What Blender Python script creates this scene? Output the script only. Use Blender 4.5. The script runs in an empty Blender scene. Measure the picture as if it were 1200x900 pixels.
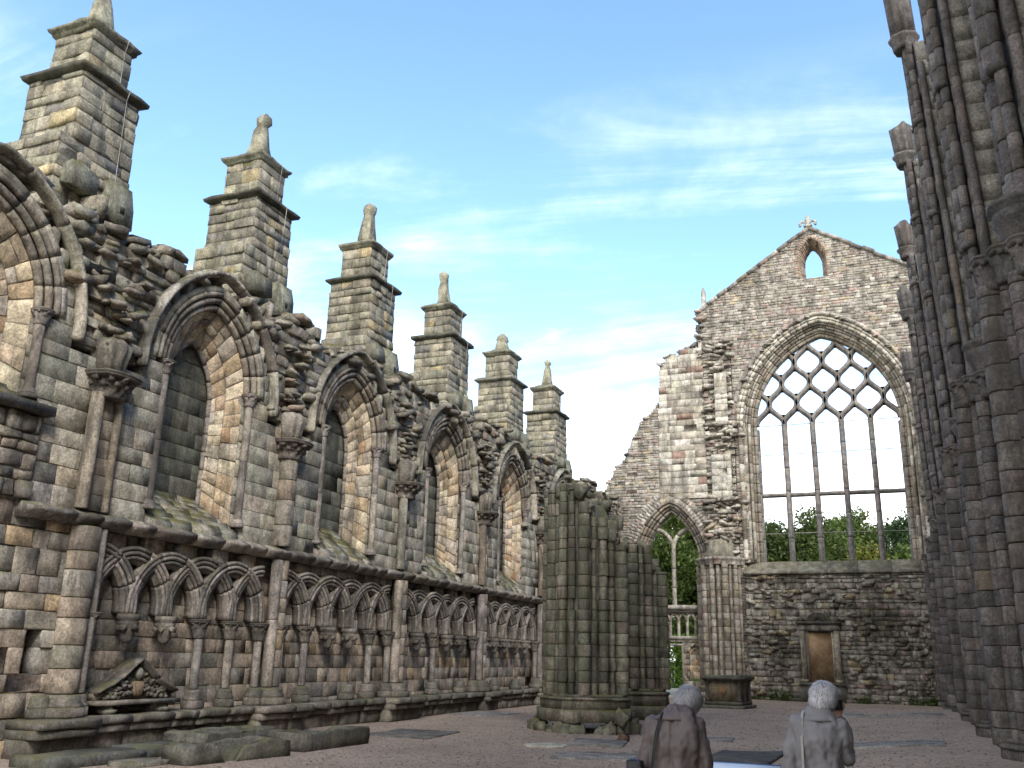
import bpy, bmesh, math, random
import numpy as np
from mathutils import Matrix, Vector
rng = np.random.default_rng(7)
random.seed(7)
C = bpy.context.scene.collection
scene = bpy.context.scene
PI = math.pi
def S3(a): return np.stack(np.broadcast_arrays(*[np.asarray(x, float) for x in a]), -1)

# ------------------------------------------------------------------ objects
def tag(o, label=None, cat=None, group=None, kind=None):
    for k, v in (('label', label), ('category', cat), ('group', group), ('kind', kind)):
        if v: o[k] = v
    if cat and not kind: o['kind'] = 'thing'
    return o
def empty(name, loc, label=None, cat=None, group=None):
    o = bpy.data.objects.new(name, None); C.objects.link(o)
    o.location = loc; o.empty_display_size = .3
    return tag(o, label, cat, group)

class MB:
    """collects geometry (world space) with a colour per vertex, builds ONE mesh object"""
    def __init__(s): s.V = []; s.Col = []; s.L = []; s.N = []; s.n = 0
    def add(s, verts, faces, col):
        v = np.asarray(verts, float).reshape(-1, 3)
        c = np.asarray(col, float)
        if c.ndim == 1: c = np.repeat(c[None], len(v), 0)
        s.V.append(v); s.Col.append(c)
        for f in faces:
            f = np.asarray(f)
            if f.size == 0: continue
            if f.ndim == 1: f = f[None]
            s.L.append((f + s.n).ravel()); s.N.append(np.full(len(f), f.shape[1]))
        s.n += len(v)
    def build(s, name, mat, parent=None, smooth=False, label=None):
        me = bpy.data.meshes.new(name)
        V = np.concatenate(s.V); L = np.concatenate(s.L).astype(np.int32); N = np.concatenate(s.N).astype(np.int32)
        o = bpy.data.objects.new(name, me); C.objects.link(o)
        if parent is not None:
            o.parent = parent
            p = parent; off = np.zeros(3)
            while p is not None: off += np.array(p.location); p = p.parent
            V = V - off
        me.vertices.add(len(V)); me.vertices.foreach_set('co', V.astype(np.float32).ravel())
        me.loops.add(len(L)); me.loops.foreach_set('vertex_index', L)
        me.polygons.add(len(N))
        st = np.concatenate([[0], np.cumsum(N)[:-1]]).astype(np.int32)
        me.polygons.foreach_set('loop_start', st)
        try: me.polygons.foreach_set('loop_total', N)
        except Exception: pass
        a = me.attributes.new('col', 'FLOAT_COLOR', 'POINT')
        cc = np.concatenate(s.Col); cc = np.concatenate([cc, np.ones((len(cc), 1))], 1)
        a.data.foreach_set('color', cc.astype(np.float32).ravel())
        me.update(calc_edges=True); me.validate()
        if smooth: me.polygons.foreach_set('use_smooth', np.ones(len(N), bool))
        me.materials.append(mat)
        if label: o['label'] = label
        return o

def pick(pal, n=1):
    cols = np.array([p[0] for p in pal], float); w = np.array([p[1] for p in pal], float)
    i = rng.choice(len(pal), n, p=w / w.sum())
    c = cols[i] * rng.normal(1, .075, (n, 1)).clip(.65, 1.35)
    return np.clip(c * rng.normal(1, .012, (n, 3)) * np.array([1.03, 1., .955]), .008, .9)

BOXF = np.array([[0,1,5,4],[1,2,6,5],[2,3,7,6],[3,0,4,7],[4,5,9,8],[5,6,10,9],[6,7,11,10],[7,4,8,11],[8,9,10,11]])
def blocks(mb, u0, u1, v0, v1, mp, pal, out=(0,.012), depth=.12, bev=.008, jit=.005, gap=.004):
    """chamfered stones in local (u,v,w) mapped to the world; arrays of rectangles"""
    u0, u1, v0, v1 = [np.asarray(a, float) for a in (u0, u1, v0, v1)]
    n = len(u0)
    if n == 0: return
    g = gap * rng.uniform(.5, 1.6, n)
    o = rng.uniform(out[0], out[1], n)
    b = np.minimum(bev * rng.uniform(.6, 1.7, n), .3 * np.minimum(u1 - u0, v1 - v0))
    P = np.zeros((n, 12, 3))
    def ring(k, inset, w):
        P[:, k+0] = np.stack([u0+inset, v0+inset, w], 1); P[:, k+1] = np.stack([u1-inset, v0+inset, w], 1)
        P[:, k+2] = np.stack([u1-inset, v1-inset, w], 1); P[:, k+3] = np.stack([u0+inset, v1-inset, w], 1)
    ring(0, g, o * 0 - depth); ring(4, g, o - b * .9); ring(8, g + b, o)
    P[:, 4:8, :2] += rng.normal(0, jit * .5, (n, 4, 2))
    P[:, 8:] += rng.normal(0, jit, (n, 4, 3))
    W = mp(P[..., 0].ravel(), P[..., 1].ravel(), P[..., 2].ravel())
    F = (BOXF[None] + 12 * np.arange(n)[:, None, None]).reshape(-1, 4)
    mb.add(W, [F], np.repeat(pick(pal, n), 12, 0))

def box(mb, u0, u1, v0, v1, w0, w1, mp, col):
    P = np.array([[u0,v0,w0],[u1,v0,w0],[u1,v1,w0],[u0,v1,w0],[u0,v0,w1],[u1,v0,w1],[u1,v1,w1],[u0,v1,w1]], float)
    F = np.array([[0,1,5,4],[1,2,6,5],[2,3,7,6],[3,0,4,7],[4,5,6,7],[3,2,1,0]])
    mb.add(mp(P[:,0], P[:,1], P[:,2]), [F], col)

MORTAR = (.2, .185, .16)
def masonry(mb, u0, u1, v0, v1, inside, hr, wr, mp, pal, out=(0,.012), depth=.12, bev=.008, jit=.005, gap=.004,
            T=None, mortar=MORTAR, step=.05):
    """coursed stones wherever inside(u,v); T gives the wall a mortared core of that thickness"""
    v = v0; A = []
    while v < v1 - 1e-6:
        h = rng.uniform(*hr); h = v1 - v if v + h > v1 - hr[0] * .5 else h
        us = np.arange(u0 + step / 2, u1, step)
        ok = inside(us, us*0+v+.01) & inside(us, us*0+v+h*.5) & inside(us, us*0+v+h-.01)
        d = np.diff(np.concatenate([[0], ok.astype(int), [0]]))
        for s, e in zip(np.where(d == 1)[0], np.where(d == -1)[0]):
            a, b = us[s] - step/2, us[e-1] + step/2
            if T: box(mb, a, b, v, v + h, -T, -.012 + out[0], mp, np.array(mortar))
            x = a
            while x < b - 1e-6:
                w = rng.uniform(*wr)
                w = b - x if x + w > b - wr[0] * .55 else w
                A.append((x, x + w, v, v + h)); x += w
        v += h
    A = np.array(A).reshape(-1, 4)
    blocks(mb, A[:,0], A[:,1], A[:,2], A[:,3], mp, pal, out, depth, bev, jit, gap)

def rubble(mb, n, us, vs, inside, size, mp, pal, out=(-.05,.2), flat=.45):
    """loose angular stones strewn over a wall area"""
    k = 0
    while k < n:
        u = rng.uniform(*us); v = rng.uniform(*vs)
        if not inside(np.array([u]), np.array([v]))[0]: k += .2; continue
        k += 1
        stone(mb, (u, v, rng.uniform(*out)), size * rng.uniform(.5, 1.5), mp, pal, flat)
_q = np.array([(-1,-1),(1,-1),(1,1),(-1,1)], float)
STV = np.concatenate([np.c_[_q*k, np.full(4, z)] for k, z in ((.72, -.92), (1, -.55), (1, .55), (.72, .92))])
STF = np.array([[4*r+i, 4*r+(i+1) % 4, 4*r+4+(i+1) % 4, 4*r+4+i] for r in range(3) for i in range(4)] + [[3,2,1,0],[12,13,14,15]])
def stone(mb, c, s, mp, pal, flat=.5, sc=None):
    """angular broken stone: a chamfered, knocked-about block"""
    P = STV[:, [0, 2, 1]] if sc is None else STV.copy()
    P = P * (1 + rng.normal(0, .16, P.shape)) * (np.array(sc if sc else [1.05, flat*.9, .85]) * s)
    P[:, 1] += P[:, 0] * rng.normal(0, .12)
    a = rng.normal(0, .16); ca, sa = math.cos(a), math.sin(a); t = rng.normal(0, .35); ct, st = math.cos(t), math.sin(t)
    P = P @ np.array([[ct, 0, st], [0, 1, 0], [-st, 0, ct]]) @ np.array([[ca, sa, 0], [-sa, ca, 0], [0, 0, 1]])
    P += np.array(c)
    mb.add(mp(P[:,0], P[:,1], P[:,2]), [STF], pick(pal)[0])

# --- paths, arches
def arc_R(a, r): return (a*a + r*r) / (2*a)
def arch_path(c, a, zs, rise, z0=None, n=24, half=None):
    R = arc_R(a, rise); th = math.acos((R - a) / R)
    t = np.linspace(0, th, n)
    L = np.stack([c - a + R - R*np.cos(t), zs + R*np.sin(t)], 1)
    Rr = np.stack([2*c - L[::-1, 0], L[::-1, 1]], 1)[1:]
    P = np.concatenate([L, Rr])
    if z0 is not None and z0 < zs - .01:
        k = max(2, int((zs - z0) / .15)); zz = np.linspace(z0, zs, k)[:-1]
        P = np.concatenate([np.stack([zz*0 + c - a, zz], 1), P, np.stack([zz[::-1]*0 + c + a, zz[::-1]], 1)])
    return P
def in_arch(c, a, zs, rise, z0=-9):
    R = arc_R(a, rise)
    def f(u, v):
        up = ((u - (c - a + R))**2 + (v - zs)**2 < R*R) & ((u - (c + a - R))**2 + (v - zs)**2 < R*R)
        return np.where(v < zs, (np.abs(u - c) < a) & (v > z0), up)
    return f
def resample(P, n):
    P = np.asarray(P, float)
    d = np.concatenate([[0], np.cumsum(np.linalg.norm(np.diff(P, axis=0), axis=1))])
    t = np.linspace(0, d[-1], n)
    return np.stack([np.interp(t, d, P[:, i]) for i in range(P.shape[1])], 1), d[-1]
def normals2(P):
    t = np.gradient(P, axis=0); t /= np.linalg.norm(t, axis=1)[:, None] + 1e-9
    return np.stack([-t[:, 1], t[:, 0]], 1)
def rollp(d, w, r, n=8): 
    t = np.linspace(0, 2*PI, n, endpoint=False); return np.stack([d + r*np.cos(t), w + r*np.sin(t)], 1)
def rectp(d0, d1, w0, w1): return np.array([[d0,w0],[d1,w0],[d1,w1],[d0,w1]], float)
def rings_mesh(mb, R, col, closed=True, caps=True):
    """R (n,m,3) rings -> tube"""
    n, m = R.shape[:2]
    i = np.arange(n-1)[:, None]; j = np.arange(m if closed else m-1)[None]
    k = (j + 1) % m
    F = S3([i*m + j, i*m + k, (i+1)*m + k, (i+1)*m + j]).reshape(-1, 4)
    fs = [F]
    if caps: fs += [np.arange(m)[None, ::-1], (np.arange(m) + (n-1)*m)[None]]
    mb.add(R.reshape(-1, 3), fs, col)
def sweep(mb, P, prof, mp, pal, seg=.35, gap=.006, jw=.004, per=.1, clip=None):
    """a profile swept along a 2-D path in the wall plane, cut into voussoirs"""
    _, ln = resample(P, 2)
    ns = max(1, int(round(ln / seg)))
    D, _ = resample(P, max(ns * max(2, int(seg / per)) , 8) * 1 + 1)
    Nn = normals2(D); m = len(D) - 1
    for s in range(ns):
        a, b = int(round(s * m / ns)), int(round((s+1) * m / ns))
        if b <= a: continue
        p = D[a:b+1].copy(); q = Nn[a:b+1]
        if clip is not None and not clip(p[:, 0], p[:, 1]).all(): continue
        t0 = p[1] - p[0]; p[0] += t0 / (np.linalg.norm(t0)+1e-9) * gap
        t1 = p[-2] - p[-1]; p[-1] += t1 / (np.linalg.norm(t1)+1e-9) * gap
        off = rng.normal(0, jw, 2)
        d = prof[None, :, 0] + off[0]; w = prof[None, :, 1] + off[1]
        U = p[:, None, 0] + q[:, None, 0]*d; V = p[:, None, 1] + q[:, None, 1]*d; W = np.broadcast_to(w, U.shape)
        rings_mesh(mb, mp(U.ravel(), V.ravel(), W.ravel()).reshape(len(p), -1, 3), pick(pal)[0])
def tube(mb, P, r, col, n=8, sq=None):
    P = np.asarray(P, float); r = np.broadcast_to(np.asarray(r, float), (len(P),))
    t = np.gradient(P, axis=0); t /= np.linalg.norm(t, axis=1)[:, None] + 1e-9
    ref = np.array([0, 0, 1.]) if abs(t[0][2]) < .9 else np.array([1., 0, 0])
    R = []
    for i in range(len(P)):
        a = np.cross(t[i], ref); a /= np.linalg.norm(a) + 1e-9; b = np.cross(a, t[i])
        th = np.linspace(0, 2*PI, n, endpoint=False)
        R.append(P[i] + r[i] * (np.cos(th)[:, None]*a + np.sin(th)[:, None]*b)); 
    rings_mesh(mb, np.array(R), col)
def lathe(mb, cx, cy, prof, n=16, mod=None, col=(.3,.3,.3), a0=0, sq=0):
    th = np.linspace(0, 2*PI, n, endpoint=False) + a0
    R = []
    for k, (r, z) in enumerate(prof):
        rr = np.full(n, float(r))
        if sq: 
            q = 1 / np.maximum(np.abs(np.cos(th)), np.abs(np.sin(th))); rr = rr * (1 + sq*(q - 1))
        if mod is not None: rr = rr * mod(th, k)
        R.append(np.stack([cx + rr*np.cos(th), cy + rr*np.sin(th), np.full(n, float(z))], 1))
    rings_mesh(mb, np.array(R), col)
def shaft(mb, x, y, z0, z1, r, pal, seg=.6, n=12, lean=None, taper=0, joint=.94):
    ns = max(1, int(round((z1 - z0) / seg))); zs = np.linspace(z0, z1, ns + 1)
    zs[1:-1] += rng.normal(0, seg * .08, max(0, ns - 1))
    th = np.linspace(0, 2*PI, n, endpoint=False)
    for a, b in zip(zs[:-1], zs[1:]):
        o = rng.normal(0, .004, 2); R = []
        for z, k in ((a + .004, joint), (a + .02, 1), (b - .02, 1), (b - .004, joint)):
            dx, dy = lean(z) if lean else (0, 0)
            rr = r * k * (1 - taper * (z - z0) / (z1 - z0))
            R.append(np.stack([x + dx + o[0] + rr*np.cos(th), y + dy + o[1] + rr*np.sin(th), z + 0*th], 1))
        rings_mesh(mb, np.array(R), pick(pal)[0])
def capital(mb, x, y, z, r, h, pal, leaves=8, ab=1.75):
    """bell with a ring of leaves under a moulded abacus"""
    c = pick(pal)[0]
    def mod(th, k): 
        if k in (2, 3, 4): return 1 + .13 * np.cos(leaves*th + (k == 3) * PI) * (1.2 if k == 3 else .7)
        return 1 + 0*th
    lathe(mb, x, y, [(r*.95, z-.04), (r*1.18, z-.02), (r*1.12, z+h*.12), (r*1.3, z+h*.45), (r*1.55, z+h*.72), (r*1.25, z+h*.8)], 40, mod, c)
    for k in range(leaves):
        a = 2*PI*k/leaves; 
        for rr, zz, s in ((1.32, .5, .2), (1.52, .75, .24)):
            aa = a + (PI/leaves if zz < .6 else 0)
            stone(mb, (x + r*rr*math.cos(aa), y + r*rr*math.sin(aa), z + h*zz), r*s, IDM, [(c, 1)], 1, sc=(1, 1, 1.1))
    c2 = c * .9
    lathe(mb, x, y, [(r*1.3, z+h*.74), (r*ab*.92, z+h*.79), (r*ab*.97, z+h*.86), (r*ab*.88, z+h*.89), (r*ab, z+h*.93), (r*ab*.98, z+h)], 24, None, c2, sq=.35)
def IDM(u, v, w): return np.stack([u, v, w], 1)
def base(mb, x, y, z, r, pal, h=.22):
    lathe(mb, x, y, [(r*1.1, z+h), (r*1.35, z+h*.85), (r*1.3, z+h*.7), (r*1.6, z+h*.55), (r*1.55, z+h*.42)], 20, None, pick(pal)[0])
    lathe(mb, x, y, [(r*1.75, z), (r*1.85, z+h*.1), (r*1.8, z+h*.42), (r*1.6, z+h*.46)], 8, None, pick(pal)[0], a0=PI/8)

def pier(mb, cx, cy, a, z0, top, pal, ch=.3, nroll=16, lean=None, skip=None, rough=.006):
    """clustered pier: wedge stones for each roll and each course, broken off at top(angle)"""
    A = np.arange(nroll) * 2*PI / nroll
    secs = []
    for i, t in enumerate(A):
        D = a / (abs(math.cos(t))**1.25 + abs(math.sin(t))**1.25) ** .8
        big = i % 4 == 0
        rr = a * ((.2 if big else (.125 if i % 2 else .155)) if nroll < 18 else (.15 if big else (.075 if i % 2 else .115)))
        secs.append((t, D - rr * (.25 if nroll < 18 or i % 2 else -.15), rr))
    zmax = max(top(t) for t in A)
    z = z0; k = 0
    while z < zmax - .05:
        h = ch * rng.uniform(.85, 1.15)
        for i, (t, D, r) in enumerate(secs):
            if skip and skip(t): continue
            tz = top(t)
            if z >= tz - .05: continue
            zt = min(z + h, tz) + rng.normal(0, .003); hh = zt - z
            c = np.array([math.cos(t), math.sin(t)])
            arc = np.linspace(t - 2.1, t + 2.1, 9)
            off = rng.normal(0, rough)
            pts = np.concatenate([np.stack([D*c[0] + (r+off)*np.cos(arc), D*c[1] + (r+off)*np.sin(arc)], 1), [[0, 0]]])
            cut = rng.random() < .03
            R = []
            for zz, s in ((z + .005, .94), (z + .024, 1), (zt - .024, .88 if cut else 1), (zt - .005, .94)):
                q = pts.copy(); q[:9] = D*c + (q[:9] - D*c) * s
                dx, dy = lean(zz) if lean else (0, 0)
                R.append(np.stack([cx + dx + q[:, 0], cy + dy + q[:, 1], np.full(10, zz)], 1))
            rings_mesh(mb, np.array(R), pick(pal)[0])
        # joint-coloured core behind the rolls
        z += h; k += 1
    th = np.linspace(0, 2*PI, 24, endpoint=False)
    Rc = np.array([a / (abs(math.cos(t))**1.25 + abs(math.sin(t))**1.25) ** .8 * .9 for t in th])
    R = []
    for zz in np.arange(z0, zmax, .4):
        dx, dy = lean(zz) if lean else (0, 0)
        R.append(np.stack([cx + dx + Rc*np.cos(th), cy + dy + Rc*np.sin(th), np.array([min(zz, top(t) - .06) for t in th])], 1))
    if len(R) > 1: rings_mesh(mb, np.array(R), np.array(MORTAR) * .8)
def pier_base(mb, cx, cy, a, z0, h, pal, mossy=True):
    A = np.linspace(0, 2*PI, 16, endpoint=False) + PI/16
    def oc(t, s): return s / (abs(math.cos(t))**1.5 + abs(math.sin(t))**1.5) ** (1/1.6)
    for s0, s1, za, zb in ((1.26, 1.22, 0, .45), (1.16, 1.16, .45, .8), (1.2, 1.1, .8, .9), (1.08, 1.03, .9, 1.)):
        R = []
        for s, zz in ((s0, za), (s0, za*.3 + zb*.7), (s1, zb)):
            R.append([[cx + a*oc(t, s)*(1 + rng.normal(0, .012))*math.cos(t), cy + a*oc(t, s)*(1 + rng.normal(0, .012))*math.sin(t), z0 + h*zz] for t in A])
        R = np.array(R)
        for j in range(16):
            k = (j+1) % 16
            q = np.concatenate([R[:, j], R[:, k], [[cx, cy, z0 + h*za], [cx, cy, z0 + h*zb]]])
            mb.add(q, [np.array([[0,3,4,1],[1,4,5,2]]), np.array([[2,5,7],[3,0,6]])], pick(pal)[0])

# ------------------------------------------------------------------ materials
def nt(name):
    m = bpy.data.materials.new(name); m.use_nodes = True
    t = m.node_tree; b = t.nodes['Principled BSDF']; b.inputs['Roughness'].default_value = .9
    b.inputs['Specular IOR Level'].default_value = .25
    return m, t, b
class G:
    def __init__(s, t): s.t = t
    def n(s, ty, **k):
        n = s.t.nodes.new(ty)
        for a, v in k.items(): setattr(n, a, v)
        return n
    def l(s, a, b): s.t.links.new(a, b)
    def noise(s, vec, scale, detail=6, rough=.6, dist=0):
        n = s.n('ShaderNodeTexNoise'); n.inputs['Scale'].default_value = scale; n.inputs['Detail'].default_value = detail
        n.inputs['Roughness'].default_value = rough; n.inputs['Distortion'].default_value = dist
        if vec is not None: s.l(vec, n.inputs['Vector'])
        return n.outputs['Fac']
    def rng(s, fac, a, b, c=0., d=1.):
        n = s.n('ShaderNodeMapRange'); n.inputs[1].default_value = a; n.inputs[2].default_value = b
        n.inputs[3].default_value = c; n.inputs[4].default_value = d; n.interpolation_type = 'SMOOTHSTEP'
        s.l(fac, n.inputs[0]); return n.outputs[0]
    def mix(s, fac, a, b, mode='MIX'):
        n = s.n('ShaderNodeMix', data_type='RGBA', blend_type=mode)
        for i, v in ((0, fac), (6, a), (7, b)):
            if hasattr(v, 'links'): s.l(v, n.inputs[i])
            elif i == 0: n.inputs[0].default_value = v
            else: n.inputs[i].default_value = (*v, 1) if len(v) == 3 else v
        return n.outputs[2]
    def math(s, op, a, b=None):
        n = s.n('ShaderNodeMath', operation=op)
        for i, v in ((0, a), (1, b)):
            if v is None: continue
            if hasattr(v, 'links'): s.l(v, n.inputs[i])
            else: n.inputs[i].default_value = v
        return n.outputs[0]
def stone_mat(name, moss=.6, dark=.6, lichen=.3, algae=0, bump=.3, wet=0, growth=0):
    m, t, b = nt(name); g = G(t)
    geo = g.n('ShaderNodeNewGeometry'); pos = geo.outputs['Position']
    at = g.n('ShaderNodeAttribute', attribute_name='col'); col = at.outputs['Color']
    n1 = g.noise(pos, 3.2, 8, .68); n2 = g.noise(pos, 24, 8, .75)
    v = g.math('MULTIPLY', g.rng(n1, .32, .68, .6, 1.38), g.rng(n2, .33, .67, .6, 1.36))
    cv = g.n('ShaderNodeCombineColor'); [g.l(v, cv.inputs[i]) for i in range(3)]
    col = g.mix(1.0, col, cv.outputs[0], 'MULTIPLY')
    # rusty / buff tint inside stones
    col = g.mix(g.math('MULTIPLY', g.rng(g.noise(pos, 1.7, 5, .6), .55, .75), .22), col, (.25, .175, .11))
    if lichen:
        col = g.mix(g.math('MULTIPLY', g.rng(g.noise(pos, 6, 8, .75), .58, .7), lichen), col, (.43, .42, .36))
    mp = g.n('ShaderNodeMapping'); mp.inputs['Scale'].default_value = (1.5, 1.5, .3); g.l(pos, mp.inputs[0])
    if dark:
        d = g.math('MULTIPLY', g.rng(g.noise(mp.outputs[0], 1.3, 9, .7, .6), .47, .62), dark)
        col = g.mix(d, col, (.045, .04, .033))
        d = g.math('MULTIPLY', g.rng(g.noise(pos, 9, 8, .8), .55, .66), dark * .8)
        col = g.mix(d, col, (.05, .045, .04))
    if algae:
        col = g.mix(g.math('MULTIPLY', g.rng(g.noise(pos, 1.1, 7, .7), .38, .62), algae), col, (.085, .093, .05))
    if growth:      # broad black-green growth with a ragged edge
        gg = g.rng(g.math('ADD', g.noise(pos, .42, 4, .6), g.math('MULTIPLY', g.noise(pos, 4.5, 8, .75), .7)), .82, 1.0)
        col = g.mix(g.math('MULTIPLY', gg, growth), col, (.035, .033, .022))
    if moss:
        sp = g.n('ShaderNodeSeparateXYZ'); g.l(geo.outputs['Normal'], sp.inputs[0])
        up = g.math('MULTIPLY', g.rng(sp.outputs[2], .35, .8), g.rng(g.noise(pos, 2.3, 7, .7), .42, .58))
        mc = g.mix(g.noise(pos, 14, 4), (.045, .05, .012), (.16, .14, .045))
        col = g.mix(g.math('MULTIPLY', up, moss), col, mc)
    g.l(col, b.inputs['Base Color'])
    if wet: b.inputs['Roughness'].default_value = .7
    h = g.math('ADD', g.math('MULTIPLY', g.noise(pos, 9, 10, .72), 1.0), g.math('MULTIPLY', g.noise(pos, 45, 4, .7), .35))
    bp = g.n('ShaderNodeBump'); bp.inputs['Strength'].default_value = bump; bp.inputs['Distance'].default_value = .06
    g.l(h, bp.inputs['Height']); g.l(bp.outputs[0], b.inputs['Normal'])
    return m
M = {}
M['ashlar'] = stone_mat('weathered_sandstone', .7, .55, .25)
M['rubble'] = stone_mat('broken_rubble_stone', .95, .6, .3, bump=.5)
M['dress'] = stone_mat('carved_sandstone', .6, .7, .2, bump=.35)
M['gable'] = stone_mat('pale_gable_stone', .4, .5, .4)
M['infill'] = stone_mat('stained_infill_stone', .8, .8, .5, growth=.7)
M['pier'] = stone_mat('mossy_pier_stone', .9, .7, .2, algae=.38)
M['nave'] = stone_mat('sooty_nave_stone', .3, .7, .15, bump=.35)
M['coffin'] = stone_mat('dark_coffin_stone', .5, .6, .3, algae=.3, bump=.45)
M['tracery'] = stone_mat('grey_tracery_stone', .2, .4, .1, bump=.25)
P_TRAC = [((.2,.185,.175),3), ((.165,.155,.15),2)]
def plain(name, col, rough=.8, noise=0, scale=20, metal=0, bump=0, col2=None, spec=.25):
    m, t, b = nt(name); g = G(t)
    b.inputs['Roughness'].default_value = rough; b.inputs['Metallic'].default_value = metal
    b.inputs['Specular IOR Level'].default_value = spec
    tc = g.n('ShaderNodeTexCoord'); f = g.noise(tc.outputs['Object'], scale, 6, .65)
    c2 = col2 or tuple(c * (1 - noise) for c in col)
    g.l(g.mix(g.rng(f, .3, .7), col, c2), b.inputs['Base Color'])
    if bump:
        bp = g.n('ShaderNodeBump'); bp.inputs['Strength'].default_value = bump; bp.inputs['Distance'].default_value = .01
        g.l(f, bp.inputs['Height']); g.l(bp.outputs[0], b.inputs['Normal'])
    return m
# palettes (linear base colours)
P_GREY = [((.275,.262,.215),5), ((.24,.23,.188),4), ((.31,.28,.228),3), ((.20,.195,.165),2), ((.30,.255,.19),.7), ((.33,.31,.27),1)]
P_BUFF = [((.44,.36,.26),5), ((.48,.415,.31),4), ((.39,.30,.2),3), ((.39,.26,.15),.7), ((.38,.335,.275),2.5)]
P_LOW  = [((.265,.222,.18),5), ((.30,.25,.202),4), ((.20,.182,.155),3), ((.28,.215,.14),.8), ((.18,.166,.145),2), ((.33,.305,.265),1.5)]
P_RUB  = [((.205,.188,.16),5), ((.25,.225,.185),3), ((.155,.142,.12),4), ((.26,.21,.165),1), ((.31,.29,.25),1.4)]
P_SHAFT= [((.24,.218,.2),4), ((.205,.185,.17),3), ((.285,.25,.215),2)]
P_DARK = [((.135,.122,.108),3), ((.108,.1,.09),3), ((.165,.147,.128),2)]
P_GAB  = [((.30,.275,.243),5), ((.265,.245,.215),4), ((.36,.337,.3),3), ((.29,.225,.198),1.5), ((.22,.202,.18),2), ((.32,.275,.2),.6)]
P_GABP = [((.41,.39,.34),4), ((.37,.34,.285),3), ((.46,.44,.39),2), ((.32,.295,.255),2)]
P_INF  = [((.255,.24,.212),5), ((.21,.195,.172),4), ((.33,.315,.28),2), ((.235,.185,.17),1.2), ((.27,.23,.16),.8), ((.155,.142,.125),2)]
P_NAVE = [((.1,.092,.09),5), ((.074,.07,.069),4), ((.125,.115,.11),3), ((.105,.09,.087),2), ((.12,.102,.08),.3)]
P_PIER = [((.18,.172,.135),5), ((.145,.143,.112),4), ((.215,.2,.16),2), ((.185,.155,.13),2), ((.115,.108,.094),1.5)]
P_BUT  = [((.255,.24,.185),5), ((.22,.205,.16),4), ((.29,.265,.2),3), ((.32,.265,.16),.6), ((.18,.17,.135),2)]
P_PANEL= [((.115,.12,.098),5), ((.095,.1,.08),3), ((.135,.135,.11),2)]
P_RESP = [((.235,.215,.18),3), ((.26,.23,.18),3), ((.215,.19,.16),3), ((.2,.165,.13),2)]
# ================================================================== aisle wall (long wall on the north side)
XW = -13.1
def mpL(u, v, w): return S3([XW + w, u, v])
YR = [6.4, 12.1, 17.7, 23.4, 29.1, 34.8, 40.5, 46.2]
BAY = [(a + b) / 2 for a, b in zip(YR[:-1], YR[1:])]
_tp = rng.normal(0, 1, 400)
def wall_top(u):
    k = (u * 1.6).astype(int) % 400
    return 9.45 + .22 * _tp[k].clip(-1.5, 1.5) + .18 * np.sin(u * 1.1)
def near(v): return min(range(len(BAY)), key=lambda i: abs(BAY[i] - v))
hoods = [in_arch(c, 2.02, 7.1, 2.45) for c in BAY]
opens = [in_arch(c, 1.66, 7.2, 2.0) for c in BAY]
def any_of(fs): 
    def f(u, v):
        r = np.zeros(np.shape(u), bool)
        for g_ in fs: r |= g_(u, v)
        return r
    return f
def win_void(u, v):
    r = np.zeros(np.shape(u), bool)
    for i, c in enumerate(BAY):
        z0 = 4.2 if i else 5.5
        r |= np.where(v >= 7.2, opens[i](u, v), (np.abs(u - c) < 1.42) & (v > z0))
    return r
in_hood = any_of(hoods)
def up_ashlar(u, v): return ~win_void(u, v) & ((v < 6.9) | in_hood(u, v)) & (v < wall_top(u))
def up_rubble(u, v): return (v >= 6.9) & ~in_hood(u, v) & (v < wall_top(u))
def hole(u, v): return (np.abs(u - 11.45) < .13) & (np.abs(v - 1.62) < .07)

aw = empty('aisle_wall', (XW, 26, 0), 'long ruined aisle wall with pointed blocked windows above interlaced blind arcading', 'wall')
b = MB()
masonry(b, 4, 46.8, 3.95, 10.2, up_ashlar, (.24, .42), (.4, .95), mpL, P_GREY, out=(-.002, .014), T=.75)
masonry(b, 4, 47.2, 0, 3.96, lambda u, v: ~hole(u, v) & (u > 12.1), (.26, .36), (.32, .7), lambda u, v, w: mpL(u, v, w - .27), P_LOW, out=(-.006, .018), T=.6)
masonry(b, 2, 12.1, 0, 3.98, lambda u, v: ~hole(u, v), (.27, .42), (.32, .8), mpL, P_LOW, out=(-.012, .025), T=.7, jit=.011, bev=.014, gap=.006)
box(b, 11.0, 11.9, 1.2, 2.0, -1.3, -1.2, mpL, (.02, .018, .016))
b.build('masonry', M['ashlar'], aw)
# rubble core laid bare between the hoods
b = MB()
masonry(b, 4, 46.9, 6.9, 10.4, up_rubble, (.14, .3), (.22, .75), mpL, P_RUB + P_GREY, out=(-.05, .07), T=.75, jit=.02, bev=.016, gap=.005, depth=.3)
for i, y in enumerate(YR[:-1]):
    for k in range(26):                                        # the stump of the vault pocket above each respond
        t = rng.random(); v = 7.0 + 1.9 * t
        half = .18 + .5 * t
        stone(b, (y + rng.uniform(-half, half), v, rng.uniform(.0, .24) * (1 - .5 * t)), rng.uniform(.07, .18), mpL, P_RUB, .45)
for u in np.arange(4, 46.8, .3):                              # loose slabs on the wall head
    z = wall_top(np.array([u]))[0]
    for w in (-.62, -.36, -.12):
        if rng.random() < .8: stone(b, (u, z + rng.uniform(-.06, .08), w + rng.normal(0, .08)), rng.uniform(.12, .27), mpL, P_RUB, .5)
rubble(b, 150, (5, 46), (7.0, 9.6), up_rubble, .15, mpL, P_RUB + P_GREY, (-.08, .03), .6)
b.build('rubble_core', M['rubble'], aw)
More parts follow.
